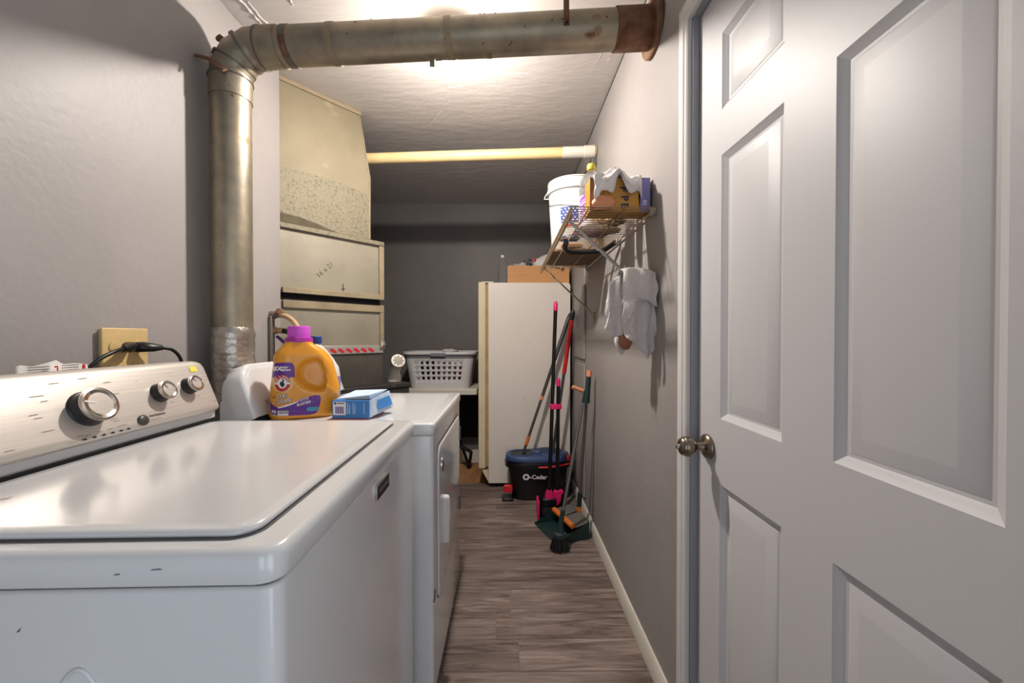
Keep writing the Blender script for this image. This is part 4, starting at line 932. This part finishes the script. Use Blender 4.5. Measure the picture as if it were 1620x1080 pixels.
obj('brand_text', text('O', .056, fO(-.090, .178), .0035), 'label_white', mbk, smooth=0)
obj('brand_text', text('-', .05, fO(-.061, .180), .002), 'label_white', mbk, smooth=0)
obj('brand_text', text('Cedar', .043, fO(.005, .178), .0012), 'label_white', mbk, smooth=0)
# ------------------------------------------------------------------ mops and brooms
def pole(name, label, cat, segs, base):
    t = thing(name, label, cat, base, 0, world=True)
    for nm, pts, r_, m_ in segs: obj(nm, tube(pts, r_, 14), m_, t, smooth=60)
    return t
def L3(a, b, t): return tuple(a[i]+(b[i]-a[i])*t for i in range(3))
a_, b_ = (.118, 2.955, .318), (.480, 3.05, 1.36)
pole('spin_mop', 'grey telescopic mop pole with orange joint leaning from the bucket', 'mop', [('lower_pole', [a_, L3(a_, b_, .42)], .0105, 'pole_grey'), ('orange_joint', [L3(a_, b_, .055), L3(a_, b_, .115)], .0125, 'orange_plastic'), ('collar', [L3(a_, b_, .37), L3(a_, b_, .40)], .0135, 'peach_plastic'), ('upper_pole', [L3(a_, b_, .40), L3(a_, b_, .70)], .0125, 'pole_grey'), ('grip', [L3(a_, b_, .66), L3(a_, b_, .97)], .0155, 'pole_grey'), ('end_cap', [L3(a_, b_, .96), b_], [.0155, .009], 'pole_black')], a_)
a_, b_ = (.335, 2.95, .318), (.483, 2.93, 1.375)
pole('red_mop', 'mop pole with bright red grip standing in the bucket', 'mop', [('lower_pole', [a_, L3(a_, b_, .60)], .0110, 'pole_grey'), ('red_grip', [L3(a_, b_, .56), L3(a_, b_, .94)], .0150, 'red_plastic'), ('end_cap', [L3(a_, b_, .93), L3(a_, b_, .985), b_], [.0158, .0158, .010], 'pole_black')], a_)
# black and pink broom with dustpan
a_, b_ = (.276, 2.625, .155), (.322, 2.66, 1.415)
bk = pole('pink_broom', 'tall black broom with hot pink tip and clamp', 'broom', [('handle', [a_, L3(a_, b_, .955)], .0125, 'pole_black'), ('hang_tip', [L3(a_, b_, .95), L3(a_, b_, .99), b_], [.0145, .0135, .007], 'hot_pink')], (.276, 2.625, 0))
m_ = L3(a_, b_, .445); obj('clamp', loft([[(m_[0]+x, m_[1]+y_, m_[2]+z) for x, y_ in rrect(-.018, .062, -.016, .016, .012, 3)] for z in (-.017, .017)]), 'hot_pink', bk, bevel=.003)
obj('head_socket', loft([[(.276+x, 2.625+y_, z) for x, y_ in rrect(-s, s, -.02, .02, .012, 3)] for z, s in ((.11, .030), (.145, .026), (.165, .016))]), 'hot_pink', bk)
obj('head', box(.228, .322, 2.60, 2.648, .055, .113), 'black_plastic', bk, bevel=.008)
obj('bristles', loft([[(x, y_, .06) for x, y_ in rrect(.230, .320, 2.602, 2.646, .01, 3)], [(x, y_, .010) for x, y_ in rrect(.222, .325, 2.590, 2.652, .012, 3)]]), 'bristle', bk)
a_, b_ = (.330, 2.635, .15), (.338, 2.640, .905)
dk = pole('pink_dustpan', 'upright black and hot pink dustpan with short pole', 'dustpan', [('handle', [a_, L3(a_, b_, .93)], .0125, 'pole_black'), ('hang_tip', [L3(a_, b_, .93), L3(a_, b_, .98), b_], [.0145, .0135, .007], 'hot_pink')], (.330, 2.635, 0))
obj('bracket', loft([[(x, y_, z) for x, z in ((.300, .075), (.330, .060), (.352, .09), (.358, .135), (.372, .148), (.368, .160), (.318, .162), (.305, .150))] for y_ in (2.615, 2.652)]), 'hot_pink', dk, bevel=.003)
pm = NB(); pf_ = [pm.verts.new(p) for p in ((.207, 2.560, .005), (.345, 2.560, .005), (.385, 2.668, .005), (.207, 2.668, .005))]
pt_ = [pm.verts.new(p) for p in ((.207, 2.560, .012), (.345, 2.560, .012), (.385, 2.668, .11), (.207, 2.668, .11))]
pm.faces.new(pf_)
for k in (1, 2, 3): pm.faces.new((pf_[k], pf_[(k+1) % 4], pt_[(k+1) % 4], pt_[k]))
obj('pan', pm, 'black_plastic', dk, solid=.004, smooth=0)
obj('lip', box(.192, .207, 2.55, 2.66, .002, .115), 'hot_pink', dk, bevel=.004)
# green broom
a_, b_ = (.296, 2.235, .105), (.466, 2.275, .975)
DYB = -.03
gb = thing('green_broom', 'grey poled hand broom with dark green neck and black bristles', 'broom', (.296, 2.235, 0), 0, world=True)
c1, c2 = (.296, 2.195, .15), (.428, 2.262, .80)
obj('pole', tube([c1, c2], .0095, 12), 'pole_steel', gb, smooth=60)
obj('neck', tube([(.291, 2.190, .085), L3(c1, c2, .0), L3(c1, c2, .10)], [.020, .0145, .012], 14), 'dark_green', gb, smooth=60)
obj('bristle_cap', loft([[(.290 + s*math.cos(2*PI*k/20), 2.188 + s*.7*math.sin(2*PI*k/20), z) for k in range(20)] for z, s in ((.072, .040), (.092, .038), (.100, .022))]), 'dark_green', gb, smooth=50)
bb_ = NB(); rb = random.Random(11)
for i in range(150):
    t = rb.uniform(0, 2*PI); s = math.sqrt(rb.random()); p0 = Vector((.290 + .036*s*math.cos(t), 2.188 + .024*s*math.sin(t), .075)); p1 = Vector((.288 + .058*s*math.cos(t) + rb.uniform(-.008, .008), 2.180 + .045*s*math.sin(t), rb.uniform(.002, .014))); tube([p0, (p0+p1)/2 + Vector((rb.uniform(-.004, .004), 0, 0)), p1], .0026, 4, True, bb_)
br_ = obj('bristles', bb_, 'bristle', gb, smooth=0); br_['kind'] = 'stuff'
gp = thing('green_dustpan', 'dark green dustpan with orange comb strip and long pole', 'dustpan', (.38, 2.30, 0), 0, world=True)
d0, d1_ = (.436, 2.425, .112), (.456, 2.285, .83)
obj('pole', tube([d0, d1_], .0095, 12), 'pole_steel', gp, smooth=60)
obj('pole_foot', tube([d0, L3(d0, d1_, .17)], .0145, 14), 'dark_green', gp, smooth=60)
obj('pivot', lathe([(.016, 0), (.016, .006)], (.434, 2.408, .128), (0, -1, 0), 16), 'orange_plastic', gp)
obj('grip', tube([(.452, 2.275, .80), (.462, 2.278, .90), (.468, 2.28, .955)], [.022, .017, .015], 14, flat=.8), 'dark_green', gp, smooth=60)
obj('grip_tip', tube([(.467, 2.28, .950), (.470, 2.281, .985)], .0155, 14), 'peach_plastic', gp, smooth=60)
cg = obj('cross_clip', loft([[(x, 2.262, z) for x, z in ((.425, .80), (.468, .80), (.470, .87), (.440, .875))], [(x, 2.290, z) for x, z in ((.425, .80), (.468, .80), (.470, .87), (.440, .875))]]), 'dark_green', gp, bevel=.004)
obj('cross_handle', tube([(.370, 2.265, .893), (.432, 2.27, .868)], [.011, .012], 12), 'peach_plastic', gp, smooth=60)
# pan: the mouth opens to the left, the hood covers the back
A_, B_, C_, D_ = (.170, 2.490), (.272, 2.240), (.474, 2.300), (.405, 2.555)
pn_ = NB()
vf = [pn_.verts.new((*p, .004)) for p in (A_, B_, C_, D_)]
vt = [pn_.verts.new((p[0], p[1], z)) for p, z in ((A_, .012), (B_, .012), (C_, .105), (D_, .105))]
pn_.faces.new(vf)
for k in (1, 2, 3): pn_.faces.new((vf[k], vf[(k+1) % 4], vt[(k+1) % 4], vt[k]))
obj('scoop', pn_, 'dark_green', gp, solid=.004, smooth=0)
E_, F_ = (.300, 2.510), (.388, 2.262)
def slab4(pts, z0, z1): return loft([[(p[0], p[1], z0+dz) for p, dz in pts], [(p[0], p[1], z1+dz) for p, dz in pts]])
mid = lambda p, q, t: (p[0]+(q[0]-p[0])*t, p[1]+(q[1]-p[1])*t)
M0, M1 = mid(E_, F_, .47), mid(D_, C_, .47); N0, N1 = mid(E_, F_, .53), mid(D_, C_, .53)
obj('hood', slab4([(E_, -.012), (M0, 0), (M1, .012), (D_, 0)], .092, .104), 'pan_grey', gp, bevel=.006)
obj('hood', slab4([(N0, 0), (F_, -.012), (C_, 0), (N1, .012)], .092, .104), 'pan_grey', gp, bevel=.006)
obj('hood_bridge', slab4([(M0, 0), (N0, 0), (N1, 0), (M1, 0)], .086, .098), 'dark_green', gp)
o1 = (-.022, -.008); obj('comb_strip', slab4([((E_[0]+o1[0], E_[1]+o1[1]), -.008), ((F_[0]+o1[0], F_[1]+o1[1]), -.008), (F_, 0), (E_, 0)], .088, .104), 'orange_plastic', gp, bevel=.003)
